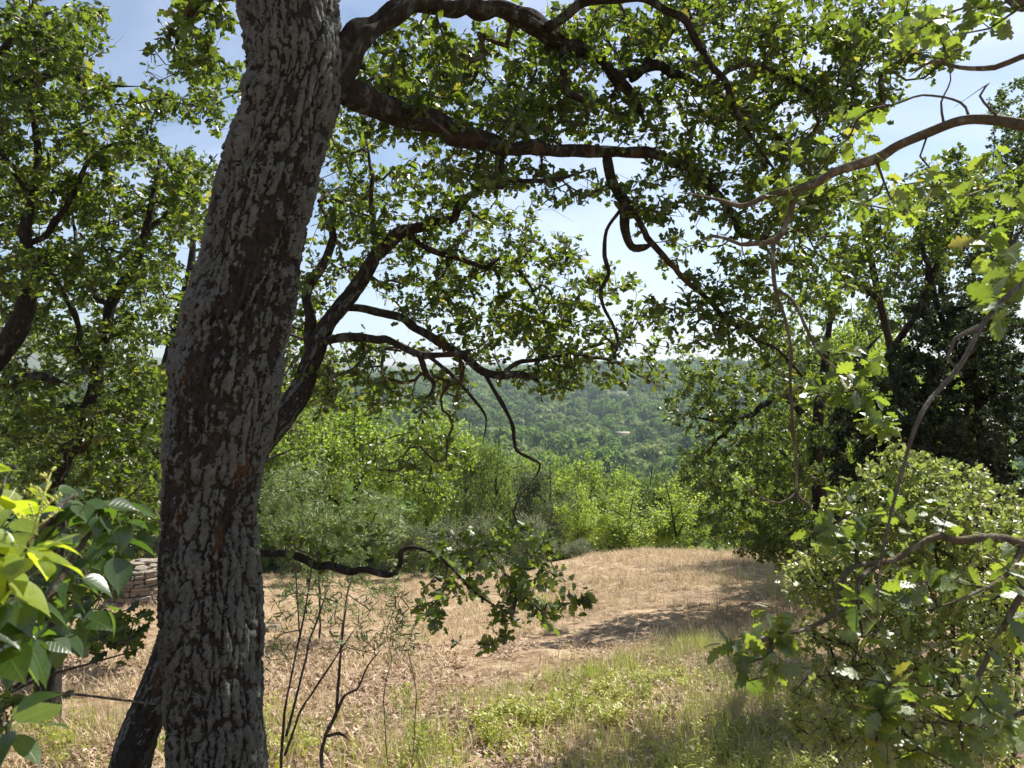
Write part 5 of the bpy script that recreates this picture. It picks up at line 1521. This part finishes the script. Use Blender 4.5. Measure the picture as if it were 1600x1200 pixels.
rng = np.random.default_rng(110)
straw = [blade_tuft(111 + i, M['straw'], 34, .05, .16, .0026, [1.35, 1.1, 1.45, .95][i], .11).mesh('tuft', M['straw'], smooth=False) for i in range(4)]
p_thatch = None
field = [(-500, 1300), (2100, 1300), (1500, 900), (1250, 862), (1050, 857), (880, 880), (600, 895), (400, 900), (-100, 930)]
p = poly_pts(field, 50, rng, (.8, .22, .6), 26000)
scatter('dry_grass', straw, p, rng.random(len(p)) * 6.28, .6 + 1.3 * rng.random(len(p)) ** 2)
lit = []
for i in range(4):
    r = np.random.default_rng(120 + i); n = 26; mb = MB()
    a = r.random(n) * 6.28
    pos = np.column_stack([r.uniform(-.22, .22, (n, 2)), r.uniform(.005, .035, n)])
    add_leaves(mb, ngon_leaf(OAKL, [.5, -.6, .2, .8][i]), pos, np.column_stack([np.cos(a), np.sin(a), r.normal(size=n) * .3]), np.array([0, 0, 1.0]) + r.normal(size=(n, 3)) * .5, r.uniform(.035, .07, n), r.random(n))
    lit.append(mb.mesh('litter', M['litter'], smooth=False))
p = poly_pts([(-300, 1300), (1700, 1300), (1250, 1040), (900, 1010), (500, 1000), (-100, 1040)], 17, rng, (.8, .2, .5), 5000)
scatter('leaf_litter', lit, p, rng.random(len(p)) * 6.28, rng.uniform(.8, 1.3, len(p)))
greens = [blade_tuft(130 + i, M['green_grass'], 22, .08, .24, .0022, .55, .09).mesh('tuft', M['green_grass'], smooth=False) for i in range(3)] + \
         [blade_tuft(134, M['pale_grass'], 18, .12, .32, .0016, .5, .08).mesh('tuft', M['pale_grass'], smooth=False)]
p = poly_pts([(540, 1300), (1700, 1300), (1350, 1060), (1080, 1005), (960, 1030), (800, 1080), (640, 1130)], 75, rng, (1.3, .22, .58), 9500)
p2 = poly_pts([(-300, 1300), (700, 1300), (640, 1120), (420, 1130), (100, 1120)], 30, rng, (1.1, .38, .7), 4000)
p = np.vstack([p, p2])
scatter('green_grass', greens, p, rng.random(len(p)) * 6.28, rng.uniform(.6, 1.35, len(p)))
weeds = [weed_tuft(140 + i, 8, .16, .032, M['weed_leaf']) for i in range(3)]
p = poly_pts([(600, 1300), (1750, 1300), (1300, 1080), (1050, 1060), (860, 1090), (700, 1150)], 58, rng, (1.6, .28, .60), 8500)
p2 = poly_pts([(-300, 1300), (640, 1300), (640, 1100), (420, 1100), (60, 1120)], 14, rng, (1.4, .4, .7), 1500)
p = np.vstack([p, p2])
scatter('low_weeds', weeds, p, rng.random(len(p)) * 6.28, rng.uniform(.6, 1.3, len(p)))
tall = []
for i in range(3):
    mb = blade_tuft(150 + i, M['pale_grass'], 16, .30, .62, .0015, .32, .10, 3)
    tall.append(mb.mesh('tuft', M['pale_grass'], smooth=False))
p = poly_pts([(960, 1060), (1200, 1080), (1330, 1000), (1260, 900), (1140, 930), (1060, 985)], 26, rng, (1.0, .2, .55), 3000)
p2 = poly_pts([(1100, 935), (1300, 935), (1300, 868), (1150, 868)], 6, rng, None, 2500)
p3 = poly_pts([(860, 1160), (1300, 1160), (1200, 1060), (960, 1050)], 14, rng, (1.2, .35, .7), 900)
p = np.vstack([p, p2, p3])
brown = [blade_tuft(155 + i, M['dry_stalk'], 16, .18, .5, .0015, .35, .10, 3).mesh('tuft', M['dry_stalk'], smooth=False) for i in range(3)]
pb_ = np.vstack([poly_pts([(1080, 1000), (1300, 1010), (1330, 880), (1160, 866), (1120, 930)], 22, rng, (.8, .2, .6), 2500), poly_pts([(420, 1060), (900, 1060), (1000, 900), (500, 905)], 3, rng, (.8, .45, .7), 700)])
scatter('dry_stalks', brown, pb_, rng.random(len(pb_)) * 6.28, rng.uniform(.6, 1.2, len(pb_)))
gold = [blade_tuft(158 + i, M['straw'], 14, .10, .30, .0016, .6, .10, 3).mesh('tuft', M['straw'], smooth=False) for i in range(2)]
pg_ = poly_pts([(-100, 1300), (1700, 1300), (1300, 1040), (1050, 990), (640, 1080), (100, 1080)], 22, rng, (1.2, .3, .65), 5000)
scatter('golden_grass', gold, pg_, rng.random(len(pg_)) * 6.28, rng.uniform(.6, 1.2, len(pg_)))
scatter('tall_grass', tall, p, rng.random(len(p)) * 6.28, rng.uniform(.6, 1.15, len(p)))

# feathery weeds one can tell apart
def feather(px, py, h, lab, seed):
    g = on_ground(px, py); r = np.random.default_rng(seed)
    t = thing('feathery_weed', lab, 'weed', g, 'feathery weeds in the grass')
    sm, fm = MB(), MB(); P_, A_, N_, S_, R_ = [], [], [], [], []
    for i in range(7):
        b0 = g + np.array([r.normal() * .03, r.normal() * .03, -.02]); tip = b0 + np.array([r.normal() * .22, r.normal() * .22, 1]) * h * r.uniform(.6, 1.05)
        pts_ = spline(np.column_stack([np.array([b0, (b0 + tip) / 2 + r.normal(size=3) * .02, tip]), [.002, .0017, .0008]]), .04)
        tube(sm, pts_[:, :3], pts_[:, 3], 4, False, rnd=.4)
        for j in range(60):
            q = pts_[r.integers(1, len(pts_)), :3]; az = r.random() * 6.28
            P_.append(q); A_.append([math.cos(az), math.sin(az), r.uniform(.3, 1.2)]); N_.append(r.normal(size=3)); S_.append(r.uniform(.03, .06)); R_.append(r.random())
    add_leaves(fm, T_NARROW, np.array(P_), np.array(A_, float), np.array(N_), np.array(S_), np.array(R_))
    sm.build('stems', M['green_grass'], t, 'stuff'); fm.build('foliage', M['green_grass'], t, 'stuff', smooth=False)


for i, (px, py, h, lab) in enumerate([(890, 1130, .42, 'tallest feathery green weed in the middle of the near grass'), (635, 1130, .36, 'thin feathery weed at the edge of the leaf litter'), (1000, 1100, .33, 'feathery weed below the pale tall grass'), (1200, 1110, .34, 'feathery weed beside the lowest lobed oak leaves'), (660, 1200, .30, 'feathery weed at the bottom edge on the leaf litter'), (760, 1180, .28, 'short feathery weed between litter and green grass')]):
    feather(px, py, h, lab, 160 + i)

# ================================================================== haze over the valley
hz = bpy.data.materials.new('haze'); hz.use_nodes = True
n_ = hz.node_tree.nodes; n_.clear()
ho = n_.new('ShaderNodeOutputMaterial'); hv = n_.new('ShaderNodeVolumePrincipled')
hv.inputs['Color'].default_value = (.70, .84, 1.0, 1)
hv.inputs['Density'].default_value = 0.00013
hv.inputs['Anisotropy'].default_value = 0.3
hz.node_tree.links.new(hv.outputs[0], ho.inputs['Volume'])
mb = MB(); box(mb, -4300, 4300, -4300, 4300, -60, 260)
o = mb.build('haze', hz, None, 'stuff', smooth=False)

for o in ROOTS:
    if '_base' in o:
        del o['_base']
for o in bpy.data.objects:
    if '_base' in o:
        del o['_base']
tris = sum(len(m.loops) - 2 * len(m.polygons) for m in bpy.data.meshes)
print('mesh triangles', tris, 'objects', len(bpy.data.objects))
